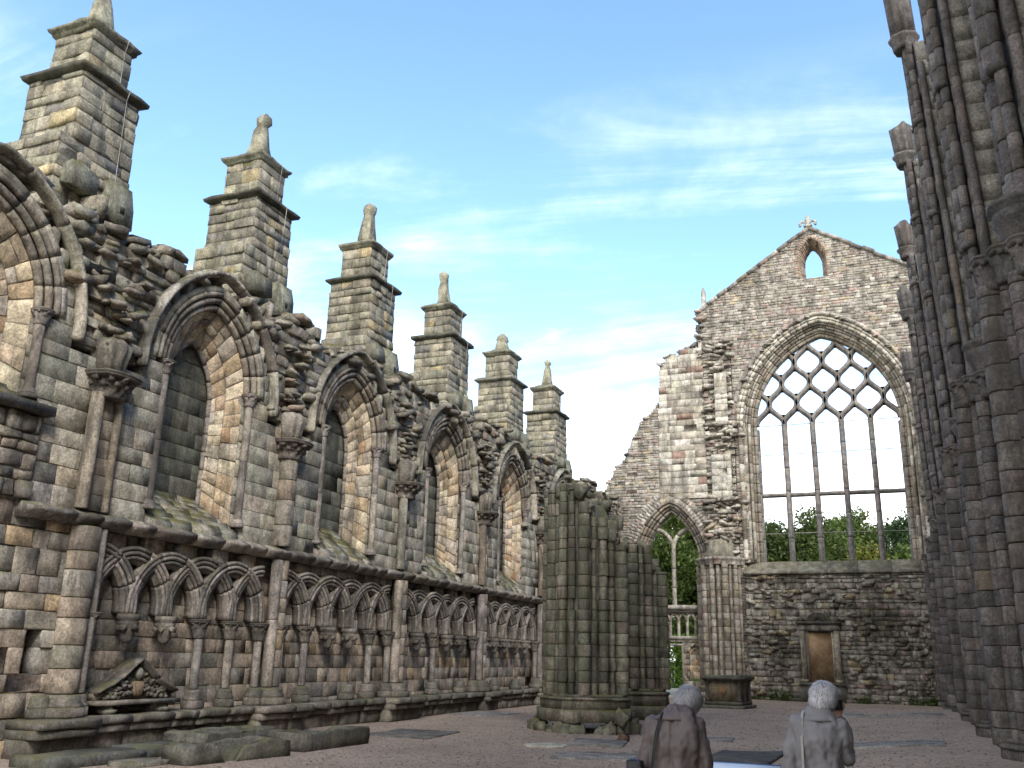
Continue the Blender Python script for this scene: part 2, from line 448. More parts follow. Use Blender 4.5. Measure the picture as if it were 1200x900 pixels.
# string course with broken nose
b = MB(); u = 10.7
while u < 47:
    w = rng.uniform(.5, 1.1); o = rng.uniform(.2, .3); c = pick(P_DARK)[0] * rng.choice([1.2, 1.5, 2.3])
    pr = np.array([[-.2, 3.72], [o*.45, 3.72], [o, 3.84], [o + .01, 3.90], [o*.3, 3.985], [-.2, 4.0]])
    us = np.linspace(u + .005, u + w - .005, 4)
    R = np.array([mpL(np.full(6, x), pr[:, 1] + rng.normal(0, .008), pr[:, 0] + rng.normal(0, .01)) for x in us])
    rings_mesh(b, R, c); u += w
b.build('string_course', M['dress'], aw)
# stone bench along the foot
b = MB(); u = 11.2
while u < 47:
    w = rng.uniform(.6, 1.3); near_r = min(abs(u + w/2 - y) for y in YR) < .62
    e = .30 if near_r else 0
    c = pick(P_DARK)[0] * 1.15
    for z0, z1, w1 in ((0, .30, .22 + e*.9), (.305, .44, .34 + e), (.445, .58, .42 + e)):
        w1 += rng.normal(0, .02)
        R = np.array([mpL(np.full(6, x), np.array([z0, z0, z0+.02, z1-.03, z1, z1]) + rng.normal(0, .006, 6), np.array([-.2, w1-.02, w1, w1+.01, w1-.03, -.2]) + rng.normal(0, .012, 6)) for x in np.linspace(u+.006, u+w-.006, 5)])
        rings_mesh(b, R, c * rng.uniform(.9, 1.1))
    u += w
b.build('bench', M['coffin'], aw)

# ---- windows
def loft_blocks(mb, Po, Pi, s_len, rows, pal, depth=.12):
    n = 160; A, La = resample(Po, n); B_, Lb = resample(Pi, n); Dp = np.linalg.norm(A - B_, axis=1).mean(); L = (La + Lb) / 2
    dS = np.gradient(A + B_, axis=0); Nn = np.cross(dS, B_ - A); Nn /= np.linalg.norm(Nn, axis=1)[:, None]
    mid = (A + B_).mean(0) / 2
    if np.sum(Nn[n//4] * (mid - A[n//4])) < 0: Nn = -Nn
    x = np.linspace(0, 1, n)
    def mp(u, v, w):
        s = np.clip(u / L, 0, 1); t = (v / Dp)[:, None]
        f = lambda Z: S3([np.interp(s, x, Z[:, i]) for i in range(3)])
        return f(A) * (1 - t) + f(B_) * t + f(Nn) * w[:, None]
    for r0, r1 in rows:
        u = 0; Q = []
        while u < L - 1e-6:
            w = rng.uniform(*s_len); w = L - u if u + w > L - s_len[0]*.6 else w
            if rng.random() < .45:
                m = rng.uniform(.35, .65); Q += [(u, u+w, r0, r0+(r1-r0)*m), (u, u+w, r0+(r1-r0)*m, r1)]
            else: Q.append((u, u+w, r0, r1))
            u += w
        Q = np.array(Q)
        blocks(mb, Q[:,0], Q[:,1], Q[:,2]*Dp, Q[:,3]*Dp, mp, pal, (-.005, .02), depth, .012, .006, .006)
    # mortar bed behind
    R = np.stack([A - Nn*.012, B_ - Nn*.012], 1)
    i = np.arange(n-1); F = np.stack([2*i, 2*i+1, 2*i+3, 2*i+2], 1)
    mb.add(R.reshape(-1, 3), [F], np.array(MORTAR))
for i, c in enumerate(BAY):
    zs0 = 4.15 if i else 5.6
    b = MB()
    Po2 = arch_path(c, 1.24, 7.2, 1.6, zs0); Pi2 = arch_path(c, .72, 6.9, 1.22, zs0 + .55)
    loft_blocks(b, mpL(Po2[:,0], Po2[:,1], -.16), mpL(Pi2[:,0], Pi2[:,1], -.66), (.24, .4), [(0, .52), (.52, 1)], P_BUFF)
    if i: box(b, c - 1.5, c + 1.5, 3.9, zs0 + .02, -.72, -.03, mpL, MORTAR)
    w = b.build('window', M['ashlar'], aw)
    b = MB(); masonry(b, c - .9, c + .9, zs0 + .3, 8.5, lambda u, v: np.ones(np.shape(u), bool), (.3, .42), (.5, 1.0), lambda u, v, ww: mpL(u, v, ww - .78), P_PANEL, (0, .012), T=.1)
    b.build('blocking', M['ashlar'], w)
    b = MB()                                                    # rim of the lancet, arch rolls and hood
    P = arch_path(c, .72, 6.9, 1.22, zs0 + .5)
    sweep(b, P, rollp(.03, -.66, .055), mpL, P_SHAFT, .4)
    Pa = arch_path(c, 1.24, 7.2, 1.6)
    sweep(b, arch_path(c, 1.24, 7.2, 1.6, zs0), rectp(-.0, .5, -.6, -.17), mpL, P_GREY, .4)
    for d, ww, r in ((.05, -.12, .075), (.2, -.05, .07), (.125, -.17, .06), (.34, .0, .06), (.27, -.1, .05)):
        sweep(b, Pa, rollp(d, ww, r), mpL, P_RESP, .42)
    sweep(b, Pa, rectp(.36, .52, -.2, .03), mpL, P_GREY, .42)
    b.build('arch_moulding', M['dress'], w)
    b = MB()
    sweep(b, arch_path(c, 2.0, 7.1, 2.45, 6.9), np.array([[-.02, -.05], [-.03, .06], [.02, .19], [.08, .2], [.13, .05], [.13, -.1]]), mpL, P_DARK + P_GREY, 1.1, per=.1, jw=.005)
    b.build('hood_mould', M['dress'], w)
    for s in (-1, 1):
        b = MB(); zb = zs0 + (.15 if i else .1)
        if i == 4 and s == 1: zb = 6.6                          # shaft lost, only its carved stub left
        shaft(b, XW - .03, c + s * 1.33, zb + .1, 7.0, .085, P_SHAFT, 1.5)
        base(b, XW - .03, c + s * 1.33, zb - .05, .085, P_SHAFT, .18)
        sh = b.build('jamb_shaft', M['dress'], w)
        b = MB(); capital(b, XW - .03, c + s * 1.33, 6.98, .095, .25, P_SHAFT, 6, 1.8); b.build('capital', M['dress'], w)
    b = MB()                                                    # weathered sloping sill
    for k in range(7):
        t0, t1 = k/7, (k+1)/7
        u = c - 1.32 + .0; 
        while u < c + 1.3:
            ww = rng.uniform(.5, .9); ww = min(ww, c + 1.32 - u)
            z0, z1 = zs0 - .1 + .75*t0, zs0 - .1 + .75*t1 + .03
            w0, w1 = .06 - .84*t0, .06 - .84*t1
            q = np.array([[u, z0, w0], [u+ww, z0, w0], [u+ww, z1, w1], [u, z1, w1]]) + rng.normal(0, .012, (4, 3))
            q = np.concatenate([q, q - [0, .1, .02]])
            b.add(mpL(q[:,0], q[:,1], q[:,2]), [np.array([[0,1,2,3],[0,4,5,1],[1,5,6,2],[2,6,7,3],[3,7,4,0]])], pick(P_GREY)[0]); u += ww
    b.build('sill', M['rubble'], w)
    if i == 0:
        b = MB(); masonry(b, c - 1.5, c + 1.62, 4.0, 5.38, lambda u, v: np.ones(np.shape(u), bool), (.16, .3), (.2, .5), lambda u, v, ww: mpL(u, v, ww + .1), P_RUB + P_LOW, (-.02, .04), T=.3, jit=.02, bev=.03)
        box(b, c - 1.7, c + 1.7, 5.4, 5.56, -.2, .26, mpL, (.12, .11, .09)); b.build('infill', M['rubble'], w)

# ---- vault responds between the bays
for i, y in enumerate(YR):
    if i == 0: continue
    b = MB()
    if i == 1:      # broad half-drum with a thin side shaft
        shaft(b, XW + .06, y, .95, 3.72, .27, P_LOW, .42, 16); shaft(b, XW + .1, y + .37, .95, 3.72, .085, P_SHAFT, 2.0)
        shaft(b, XW + .12, y - .22, 4.0, 6.1, .125, P_RESP, 2.2); shaft(b, XW + .1, y + .32, 4.0, 6.1, .075, P_RESP, 2.2)
        masonry(b, y - .1, y + .27, 4.0, 6.1, lambda u, v: np.ones(np.shape(u), bool), (.28, .42), (.3, .5), lambda u, v, w: mpL(u, v, w + .09), P_LOW, (0, .01))
    elif i == 2:
        shaft(b, XW + .12, y - .1, .95, 3.7, .13, P_SHAFT, 1.1); shaft(b, XW - .02, y + .22, .95, 3.72, .2, P_LOW, .4)
        shaft(b, XW + .1, y, 4.0, 6.1, .22, P_RESP, .55, 16)
    else:
        shaft(b, XW + .14, y - .14, .95, 3.7, .13, P_SHAFT, 1.3); shaft(b, XW, y + .18, .95, 3.72, .22, P_LOW, .4)
        shaft(b, XW + .14, y - .14, 4.0, 6.1, .125, P_RESP, 2.1)
        masonry(b, y - .08, y + .36, 4.0, 6.1, lambda u, v: np.ones(np.shape(u), bool), (.28, .42), (.44, .5), lambda u, v, w: mpL(u, v, w + .08), P_BUFF if i > 3 else P_LOW, (0, .01))
    r = b.build('vault_respond', M['dress'], aw)
    b = MB(); capital(b, XW + .05, y + .02, 6.05, .27, .42, P_DARK, 10, 1.95); b.build('capital', M['dress'], r)
    b = MB(); base(b, XW + .08, y, .58, .24, P_DARK, .36); base(b, XW + .05, y + .38, .58, .12, P_DARK, .34); base(b, XW + .05, y - .38, .58, .12, P_DARK, .34); b.build('base', M['coffin'], r)
    b = MB()
    lathe(b, XW + .02, y, [(.27, 6.47), (.3, 6.75), (.36, 7.05), (.26, 7.15)], 48, lambda th, k: 1 + .1*np.cos(9*th), pick(P_RUB)[0]); b.build('springer', M['rubble'], r)

# ---- interlaced blind arcading
LOST = {1: (1, 2), 2: (2, 3), 3: (1, 3, 4), 4: (0, 1, 2, 3, 4), 5: (1, 2, 4), 6: (1, 3)}
for i in range(1, 7):
    y0, y1 = YR[i] + .40, YR[i+1] - .40; n = 6; s = (y1 - y0) / (n - 1); xs = [y0 + s*k for k in range(n)]
    def arc_path(k, r):      # arch k springs from support k to k+2
        c = xs[0] + s*(k+1); P = arch_path(c, r, 2.42, r * 1.03, 2.3, 22); return P[(P[:,0] > y0 - .06) & (P[:,0] < y1 + .06)]
    b = MB()
    for k in range(-1, n - 1):
        o = .012 * (k % 2)
        P = arc_path(k, s)
        if len(P) < 4: continue
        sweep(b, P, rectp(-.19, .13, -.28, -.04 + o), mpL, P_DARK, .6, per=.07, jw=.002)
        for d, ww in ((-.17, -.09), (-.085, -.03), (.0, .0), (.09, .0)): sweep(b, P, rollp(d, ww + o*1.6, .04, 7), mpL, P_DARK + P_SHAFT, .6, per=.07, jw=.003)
    arcs = [(xs[0] + s*(k+1)) for k in range(-1, n-1)]
    def sp(u, v):
        r = np.ones(np.shape(u), bool)
        for c in arcs: r &= ~in_arch(c, s + .08, 2.42, s*1.03 + .08)(u, v)
        return r
    masonry(b, YR[i] + .2, YR[i+1] - .2, 2.5, 3.72, sp, (.16, .26), (.25, .6), lambda u, v, w: mpL(u, v, w - .06), P_LOW, (-.02, .03), T=.24)
    ar = b.build('blind_arcade', M['dress'], aw)
    for k in range(n):
        x = XW + .0
        if k in LOST[i]:
            b = MB(); c = pick(P_DARK)[0]
            lathe(b, x, xs[k], [(.05, 1.78), (.11, 1.86), (.12, 1.98), (.17, 2.1), (.2, 2.16), (.15, 2.18), (.21, 2.21), (.21, 2.3)], 16, lambda th, q: 1 + .08*np.cos(6*th), c)
            for q in range(6): stone(b, (x + .15*math.cos(q), xs[k] + .15*math.sin(q), 2.06), .06, IDM, [(c, 1)], 1)
            b.build('corbel', M['dress'], ar)
        else:
            b = MB(); shaft(b, x + .02, xs[k], .95, 1.98, .088, P_SHAFT, .9); b.build('column', M['dress'], ar)
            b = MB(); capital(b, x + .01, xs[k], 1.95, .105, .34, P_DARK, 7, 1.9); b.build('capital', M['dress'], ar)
        if k not in LOST[i] or (i + k) % 2:
            b = MB(); base(b, x + .03, xs[k], .58, .12, P_DARK, .36); b.build('base', M['coffin'], ar)

# ---- carved wall monument under the first arcade
wm = empty('wall_monument', (XW + .1, 13.72, .58), 'dark carved pediment monument with a shield, low on the aisle wall under the arcade', 'monument', None)
b = MB(); cy = 13.72
pd = [(-.98, .82), (-.98, .93), (-.85, .99), (-.66, 1.06), (-.45, 1.17), (-.2, 1.36), (0, 1.5), (.2, 1.36), (.45, 1.17), (.66, 1.06), (.85, .99), (.98, .93), (.98, .82)]
pd = np.array(pd); R = np.array([mpL(cy + pd[:,0]*.98, pd[:,1], np.full(len(pd), w)) for w in (-.2, .1, .12)])
rings_mesh(b, R, (.15, .135, .115)); pe = b.build('pediment', M['dress'], wm)
b = MB()
sweep(b, np.stack([cy + pd[1:-1,0]*.98, pd[1:-1,1]], 1), np.array([[-.05, .0], [-.05, .16], [-.03, .2], [-.01, .2], [.0, .26], [.035, .27], [.04, .2], [.04, 0]]), mpL, P_DARK, .5); b.build('cornice', M['dress'], wm)
b = MB(); box(b, cy - 1.0, cy + 1.0, .74, .815, -.2, .32, mpL, (.17, .15, .125)); b.build('ledge', M['dress'], wm)
b = MB(); sh = np.array([(-.13, 1.13), (.13, 1.13), (.13, .95), (.09, .88), (0, .86), (-.09, .88), (-.13, .95)])
rings_mesh(b, np.array([mpL(cy + sh[:,0]*k, 1 + (sh[:,1]-1)*k, np.full(7, w)) for w, k in ((.1, 1), (.19, 1), (.22, .85))]), (.27, .19, .12)); b.build('shield', M['dress'], wm)
b = MB()
for sgn in (-1, 1):
    for q in range(60):
        t = rng.random(); stone(b, (cy + sgn*(.17 + .56*t), .85 + .42*(1-t)*rng.uniform(0, 1.05), .13 + rng.uniform(0, .08)), rng.uniform(.018, .045), mpL, P_DARK, .9)
    tube(b, mpL(cy + sgn*(.62 + .09*np.cos(np.linspace(0, 8, 24))*np.linspace(1, .2, 24)), .95 + .07*np.sin(np.linspace(0, 8, 24))*np.linspace(1, .2, 24), np.full(24, .17)), .025, (.16, .145, .12))
lathe(b, XW + .17, cy, [(.02, 1.14), (.07, 1.2), (.085, 1.27), (.06, 1.34), (.01, 1.38)], 12, None, (.2, .18, .15)); b.build('carving', M['dress'], wm)
for sgn in (-1, 1):
    b = MB(); lathe(b, XW + .18, cy + sgn*.66, [(.12, .585), (.16, .62), (.17, .66), (.1, .67), (.09, .735)], 16, None, (.16, .15, .12)); b.build('bracket', M['coffin'], wm)

# ================================================================== buttresses with pinnacles behind the wall head
def ring_rect(cx, cy, hx, hy, z, n=6, j=0):
    t = np.linspace(-1, 1, n, endpoint=False)
    P = np.concatenate([np.stack([t, t*0-1], 1), np.stack([t*0+1, t], 1), np.stack([-t, t*0+1], 1), np.stack([t*0-1, -t], 1)])
    P = np.stack([cx + P[:,0]*hx, cy + P[:,1]*hy, np.full(len(P), z)], 1)
    return P + rng.normal(0, j, P.shape)
def tower(mb, cx, cy, hx, hy, z0, z1, pal, hr=(.2,.34), wr=(.3,.62), batter=0, out=(-.01,.035), jit=.012, extra=None):
    zs = [z0]
    while zs[-1] < z1 - 1e-6:
        h = rng.uniform(*hr); zs.append(z1 if zs[-1] + h > z1 - hr[0]*.5 else zs[-1] + h)
    for a, c in zip(zs[:-1], zs[1:]):
        k = 1 + batter * (z1 - (a + c)/2); ex = extra((a + c)/2) if extra else (0, 0)
        X0, X1, Y0, Y1 = cx - hx*k, cx + hx*k, cy - hy*k - ex[0], cy + hy*k + ex[1]
        rings_mesh(mb, np.array([ring_rect((X0+X1)/2, (Y0+Y1)/2, (X1-X0)/2 - .012, (Y1-Y0)/2 - .012, z, 1) for z in (a, c)]), MORTAR)
        for lo, hi, mp in ((X0, X1, lambda u, v, w: S3([u, Y0 - w, v])), (X0, X1, lambda u, v, w: S3([u, Y1 + w, v])),
                           (Y0, Y1, lambda u, v, w: S3([X0 - w, u, v])), (Y0, Y1, lambda u, v, w: S3([X1 + w, u, v]))):
            u = lo; Q = []
            while u < hi - 1e-6:
                w = rng.uniform(*wr); w = hi - u if u + w > hi - wr[0]*.6 else w
                Q.append((u, u+w, a, c)); u += w
            Q = np.array(Q); blocks(mb, Q[:,0], Q[:,1], Q[:,2], Q[:,3], mp, pal, out, .02, .022, jit, .006)
def slab(mb, cx, cy, hx, hy, prof, col, j=.012, n=6):
    rings_mesh(mb, np.array([ring_rect(cx, cy, hx*1.0 + d, hy + d, z, n, j) for d, z in prof]), col)
BL = ['nearest buttress, its pinnacle cut by the top edge, thin cable down its face',
      'second buttress from the near end, its pinnacle ending in a dark knobbed finial',
      'third buttress from the near end, topped by a leaning tapered finial',
      'fourth buttress from the near end, with a waisted broken finial on top',
      'fifth buttress from the near end, with a short stubby broken pinnacle',
      'sixth and farthest buttress, small slim pinnacle with a round knob at its tip']
FT = [15.6, 15.75, 15.7, 15.65, 15.15, 15.65]
for k in range(6):
    y = YR[k+1] - .04 * k; cx = -14.87
    bt = empty('buttress', (cx, y, 0), BL[k], 'buttress', 'buttresses rising behind the aisle wall')
    b = MB()
    ext = (lambda z: (.28 if z < 11.2 + .1*k else 0, 0)) if k != 2 else (lambda z: (.2 if z < 11.0 else 0, 0))
    tower(b, cx, y, .74, .74, 8.0, 12.8, P_BUT, batter=.012, extra=ext, out=(-.02, .045))
    tower(b, cx, y, .8, .8, 0, 8.0, P_BUT, (.35, .5), (.5, .9), extra=lambda z: (.3, .3))
    st = b.build('lower_stage', M['ashlar'], bt)
    b = MB()
    slab(b, cx, y, .74, .74, [(.0, 12.78), (.13, 12.84), (.15, 12.92), (.02, 12.99), (-.16, 13.05)], (.085, .08, .06) if k != 4 else (.2, .19, .15))
    b.build('lower_cornice', M['dress'], bt)
    b = MB(); tower(b, cx, y, .53, .53, 13.0, 13.98, P_BUT, (.28, .4), (.3, .6), .01); b.build('upper_stage', M['ashlar'], bt)
    b = MB(); slab(b, cx, y, .53, .53, [(.0, 13.96), (.06, 14.02), (.07, 14.06), (.12, 14.1), (.13, 14.17), (0, 14.24), (-.12, 14.3), (-.2, 14.36)], (.19, .18, .13)); b.build('upper_cornice', M['dress'], bt)
    b = MB(); ft = FT[k]; H = ft - 14.32; lean = rng.normal(0, .05, 2)
    pr = {0: [(.34,0),(.25,.3),(.17,.6),(.1,.82),(.13,.88),(.06,1)], 1: [(.36,0),(.24,.3),(.17,.62),(.13,.72),(.2,.78),(.17,.9),(.05,1)], 2: [(.27,0),(.25,.15),(.2,.5),(.15,.75),(.2,.85),(.17,.97),(.05,1)],
          3: [(.28,0),(.25,.2),(.18,.5),(.13,.7),(.16,.85),(.19,.97),(.12,1)], 4: [(.33,0),(.26,.35),(.2,.55),(.24,.65),(.2,.9),(.08,1)], 5: [(.3,0),(.22,.3),(.15,.6),(.1,.8),(.16,.86),(.15,.95),(.05,1)]}[k]
    R = []
    for r, t in pr:
        R.append(ring_rect(cx + lean[0]*t, y + lean[1]*t, r*.8, r*.8, 14.32 + H*t, 3, .018))
    rings_mesh(b, np.array(R), (.30, .28, .20)); b.build('finial', M['rubble'], bt)
    # projecting spout block and broken flyer springing on the inner face
    b = MB(); 
    rings_mesh(b, np.array([ring_rect(cx + .74 + .12, y + .42, .2 - .1*q, .3, z, 2, .01) for q, z in ((0, 9.85), (0, 10.3), (.1, 10.32), (1, 10.75))]), (.22, .215, .16))
    rings_mesh(b, np.array([ring_rect(cx + .8, y - .55, .25, .34, z, 2, .03) for z in (10.15, 10.62)]), (.19, .185, .14))
    rings_mesh(b, np.array([ring_rect(cx + 1.045, y + .42, .03, .05, z, 2, .0) for z in (10.1, 10.24)]), (.02, .02, .02))
    for q in range(8): stone(b, (cx + .6 + rng.uniform(0, .5), y + rng.uniform(-.8, .9), 9.55 + rng.uniform(0, .4)), rng.uniform(.12, .24), IDM, P_RUB, .55)
    b.build('spout_block', M['rubble'], bt)
    if k < 4:
        b = MB(); x = cx + .74
        if k == 0:
            P = [(cx + .69, y + .25, 14.18), (cx + .6, y + .27, 13.9), (cx + .58, y + .28, 13.05), (cx + .93, y + .28, 12.9), (cx + .84, y + .3, 12.7), (cx + .83, y + .34, 11), (cx + .84, y + .36, 9.7)]
        else: P = [(cx + .68, y + .2, 14.15), (cx + .58, y + .22, 13.1), (cx + .93, y + .24, 12.9), (cx + .83, y + .26, 11.5)]
        tube(b, P, .006, (.45, .43, .38), 5); b.build('lightning_cable', M['tracery'], bt)
# ================================================================== east gable wall with the great window
YE = 47.5
def mpE(u, v, w): return S3([u, YE - w, v])
gw = empty('gable_wall', (-2.5, YE, 0), 'tall pale gable wall pierced by a great traceried window and a small lancet', 'wall')
OUT = np.array([(-15.2, 9.6), (-14.2, 10.4), (-13.6, 11.5), (-13.0, 12.2), (-12.5, 13.4), (-12.0, 14.2), (-11.55, 14.6), (-11.2, 15.1), (-11.05, 15.15), (-11.0, 17.2), (-10.6, 17.75), (-9.9, 18.0), (-9.3, 18.35), (-8.65, 18.4), (-8.64, 20.15), (-2.72, 24.2), (2.25, 21.3), (4.2, 20.0)])
def top_g(u): return np.interp(u, OUT[:,0], OUT[:,1])
WC, WA = -2.55, 3.95
big = in_arch(WC, WA + .1, 13.4, 5.35, 6.4)
lan = in_arch(-2.62, .72, 22.3, 1.25, 21.3)
ais = in_arch(-10.62, 1.85, 6.45, 3.55)
def vert_void(u, v): return big(u, v) | lan(u, v) | (ais(u, v) & (v > 4.0)) | ((np.abs(u + 10.62) < 1.6) & (v < 4.4))
def g_all(u, v): return (v < top_g(u)) & ~vert_void(u, v)
def strip(u, v): return (u > -8.62) & (u < -7.1) & (v > 6.9) & (v < 18.2)
def g_ash(u, v): return g_all(u, v) & (u < -8.6) & (v > 9.8) & (u > -11.1)
def g_rub(u, v): return g_all(u, v) & ~strip(u, v) & ~((u < -8.6) & (v > 9.8) & (u > -11.1)) & ~((u > -6.9) & (u < 1.9) & (v < 6.4))
b = MB()
masonry(b, -15, 4.2, 0, 24.3, g_rub, (.1, .19), (.18, .6), mpE, P_GAB, out=(-.01, .03), T=1.2, jit=.012, bev=.014, gap=.004, depth=.1)
masonry(b, -11.1, -8.6, 9.8, 18.4, g_ash, (.3, .42), (.4, .85), lambda u, v, w: mpE(u, v, w + .04), P_GABP + [((.27,.19,.155),1.0), ((.25,.225,.19),2.5)], out=(0, .02), T=1.2, jit=.008)
b.build('masonry', M['gable'], gw)
# ragged toothing where the arcade wall was torn away
b = MB()
masonry(b, -8.62, -7.1, 6.9, 18.2, lambda u, v: np.ones(np.shape(u), bool), (.12, .26), (.2, .55), mpE, P_GABP + P_GAB, out=(-.1, .17), T=1.0, jit=.03, bev=.03, depth=.4, gap=.006)
rubble(b, 120, (-8.6, -7.15), (7.4, 9.8), lambda u, v: np.ones(np.shape(u), bool), .2, mpE, P_GABP + P_GAB, (.0, .26), .45)
rubble(b, 70, (-8.6, -7.1), (12.2, 18.3), lambda u, v: np.ones(np.shape(u), bool), .18, mpE, P_GABP + P_GAB, (.0, .16), .45)
masonry(b, -8.3, -7.3, 9.7, 12.0, lambda u, v: np.ones(np.shape(u), bool), (.35, .45), (.35, .8), lambda u, v, w: mpE(u, v, w + .3), P_GABP, out=(-.02, .04), T=.3)
masonry(b, -8.0, -7.35, 13.6, 16.4, lambda u, v: np.ones(np.shape(u), bool), (.25, .4), (.3, .7), lambda u, v, w: mpE(u, v, w + .26), P_GABP, out=(-.03, .05), T=.3)
for q in range(40): stone(b, (rng.uniform(-8.75, -8.55), rng.uniform(17.3, 20.2), rng.uniform(-.5, .1)), rng.uniform(.12, .25), mpE, P_GAB, .5)
b.build('toothing', M['gable'], gw)
b = MB()                                                            # worn skew stones on the gable slopes
for (x0, z0, x1, z1) in ((-8.8, 20.1, -2.72, 24.22), (-2.72, 24.22, 4.2, 20.05)):
    b = MB(); ln = math.hypot(x1-x0, z1-z0); n = int(ln / .62); dx, dz = (x1-x0)/ln, (z1-z0)/ln
    for q in range(n):
        a, c = q*ln/n + .01, (q+1)*ln/n - .01; o = rng.normal(0, .02)
        R = []
        for t in (a, c): 
            R.append([mpE(x0 + dx*t - dz*h, z0 + dz*t + dx*h, w) for h, w in ((-.14 + o, -1.3), (-.14 + o, .08), (.03 + o, .1), (.06 + o, .05), (.06 + o, -1.3))])
        rings_mesh(b, np.array(R), pick(P_GAB)[0] * .85)
    b.build('coping', M['gable'], gw)
b = MB()
for q in range(60):
    u = rng.uniform(-14.6, -8.7); stone(b, (u, top_g(np.array([u]))[0] - .1, rng.uniform(-1, .0)), rng.uniform(.1, .2), mpE, P_GAB, .6)
b.build('ragged_edge', M['gable'], gw)
# fleur-de-lis and little obelisk
b = MB(); X, Z, y = -2.72, 24.2, YE + .5
lathe(b, X, y, [(.2, Z), (.22, Z+.12), (.1, Z+.2), (.09, Z+.3), (.13, Z+.5), (.15, Z+.68), (.09, Z+.84), (.02, Z+.98)], 12, None, (.36, .34, .28))
for s in (-1, 1):
    t = np.linspace(-.9, 3.9, 14); tube(b, np.stack([X + s*(.28 - .2*np.cos(t)*np.linspace(1, .6, 14)), y + 0*t, Z + .42 + .2*np.sin(t)*np.linspace(1, .6, 14)], 1), np.linspace(.05, .085, 14), (.36, .34, .28), 8)
box(b, X - .22, X + .22, Z + .27, Z + .36, -.6, -.4, mpE, (.34, .32, .26))
b.build('fleur_de_lis', M['tracery'], gw)
b = MB(); lathe(b, -8.5, YE + .5, [(.24, 20.1), (.24, 20.35), (.17, 20.4), (.16, 21.4), (.01, 21.75)], 4, None, (.33, .31, .27), a0=PI/4); b.build('obelisk', M['tracery'], gw)
# small lancet: brick-like splay of thin radiating stones
b = MB(); Po = arch_path(-2.62, .74, 22.3, 1.28, 21.35); Pi = arch_path(-2.58, .44, 22.2, .95, 21.4)
loft_blocks(b, mpE(Po[:,0], Po[:,1], .0), mpE(Pi[:,0], Pi[:,1], -.8), (.08, .14), [(0, 1)], [((.33,.24,.19),3), ((.28,.22,.18),3), ((.36,.3,.25),2)])
sweep(b, Po, rectp(-.02, .16, -.3, .01), mpE, [((.33,.24,.19),3), ((.3,.25,.2),3)], .13)
b.build('lancet', M['gable'], gw)

# ---- great window
b = MB()
Pj = arch_path(WC, 3.5, 13.4, 4.75, 6.5, 40)
JW = -.62
sweep(b, Pj, rectp(0, .62, -1.0, JW), mpE, P_GABP, .5)
for d, w, r in ((.06, JW + .06, .1), (.22, JW + .14, .08)): sweep(b, Pj, rollp(d, w, r), mpE, P_RESP, .5)
sweep(b, Pj, np.array([[.3, -.75], [.3, -.4], [.5, -.34], [.62, -.1], [.62, -.75]]), mpE, P_GABP, .42)
for d, w, r in ((.33, -.36, .085), (.47, -.26, .07), (.58, -.1, .08)): sweep(b, Pj, rollp(d, w, r), mpE, P_GABP + P_RESP, .42)
win = b.build('great_window', M['gable'], gw)
b = MB()
Pa = arch_path(WC, 3.5, 13.4, 4.75, None, 40)
sweep(b, Pa, rectp(.6, 1.0, -.5, .05), mpE, P_GABP, .3)
for d, w, r in ((.68, .04, .09), (.84, .07, .06)): sweep(b, Pa, rollp(d, w, r), mpE, P_GABP, .3)
sweep(b, Pa, np.array([[.98, -.1], [.98, .1], [1.06, .17], [1.16, .15], [1.2, .04], [1.2, -.1]]), mpE, P_GAB, .55)
for q in range(22):
    t = rng.uniform(.15, .85); p = resample(Pa, 100)[0][int(t*99)]; nn = normals2(resample(Pa, 100)[0])[int(t*99)]
    stone(b, (p[0] + nn[0]*1.0, p[1] + nn[1]*1.0, .12), rng.uniform(.08, .17), mpE, P_GAB, .5)
for s in (-1, 1):                                                   # decayed head stops
    for q in range(14): stone(b, (WC + s*4.6 + rng.normal(0, .1), 13.35 + rng.uniform(-.35, .3), .15 + rng.uniform(0, .2)), rng.uniform(.08, .18), mpE, P_GABP, .9)
b.build('arch_moulding', M['gable'], win)
b = MB()                                                            # clustered jamb shafts left of the window
for s in (-1, 1):
    b = MB()
    for d, w, r in ((4.25, .0, .13), (4.02, -.1, .09), (3.82, -.2, .09)):
        shaft(b, WC + s*d, YE - w, 6.6, 13.4, r, P_GABP + P_RESP, .5, 10)
    for zz in (9.4, 12.9): lathe(b, WC + s*4.2, YE - .02, [(.16, zz), (.24, zz+.06), (.24, zz+.14), (.15, zz+.2)], 10, None, (.3, .27, .23))
    b.build('jamb_shaft', M['gable'], win)
# tracery: five lights and a reticulated net
YT = -.78
def mpT(u, v, w): return mpE(u, v, w + YT)
inw = in_arch(WC, 3.52, 13.4, 4.77, 6.4)
S = 1.4; z0, h = 13.62, 1.09
prof = np.array([[-.135, -.14], [-.135, .02], [-.05, .17], [.05, .17], [.135, .02], [.135, -.14]])
b = MB()
for k in range(4):
    x = WC + (k - 1.5)*S
    b = MB(); P = np.array([(x, 6.5), (x, z0 + .02)]); sweep(b, P, prof, mpT, P_TRAC, 1.2); b.build('mullion', M['tracery'], win)
for s in (-1, 1):
    b = MB(); P = np.array([(WC + s*3.5, 6.5), (WC + s*3.5, 13.4)]); sweep(b, P, prof, mpT, P_TRAC, 1.2); b.build('mullion', M['tracery'], win)
b = MB()
P = np.array([(WC - 3.5, 9.9), (WC + 3.5, 9.9)]); sweep(b, P, np.array([[-.1, -.12], [-.1, .05], [0, .14], [.1, .05], [.1, -.12]]), mpT, P_TRAC, 1.4)
b.build('transom', M['tracery'], win)
ogee = lambda t: .65*(6*t**5 - 15*t**4 + 10*t**3) + .35*(1 - np.cos(PI*t))/2
b = MB(); tt = np.linspace(0, 1, 18)
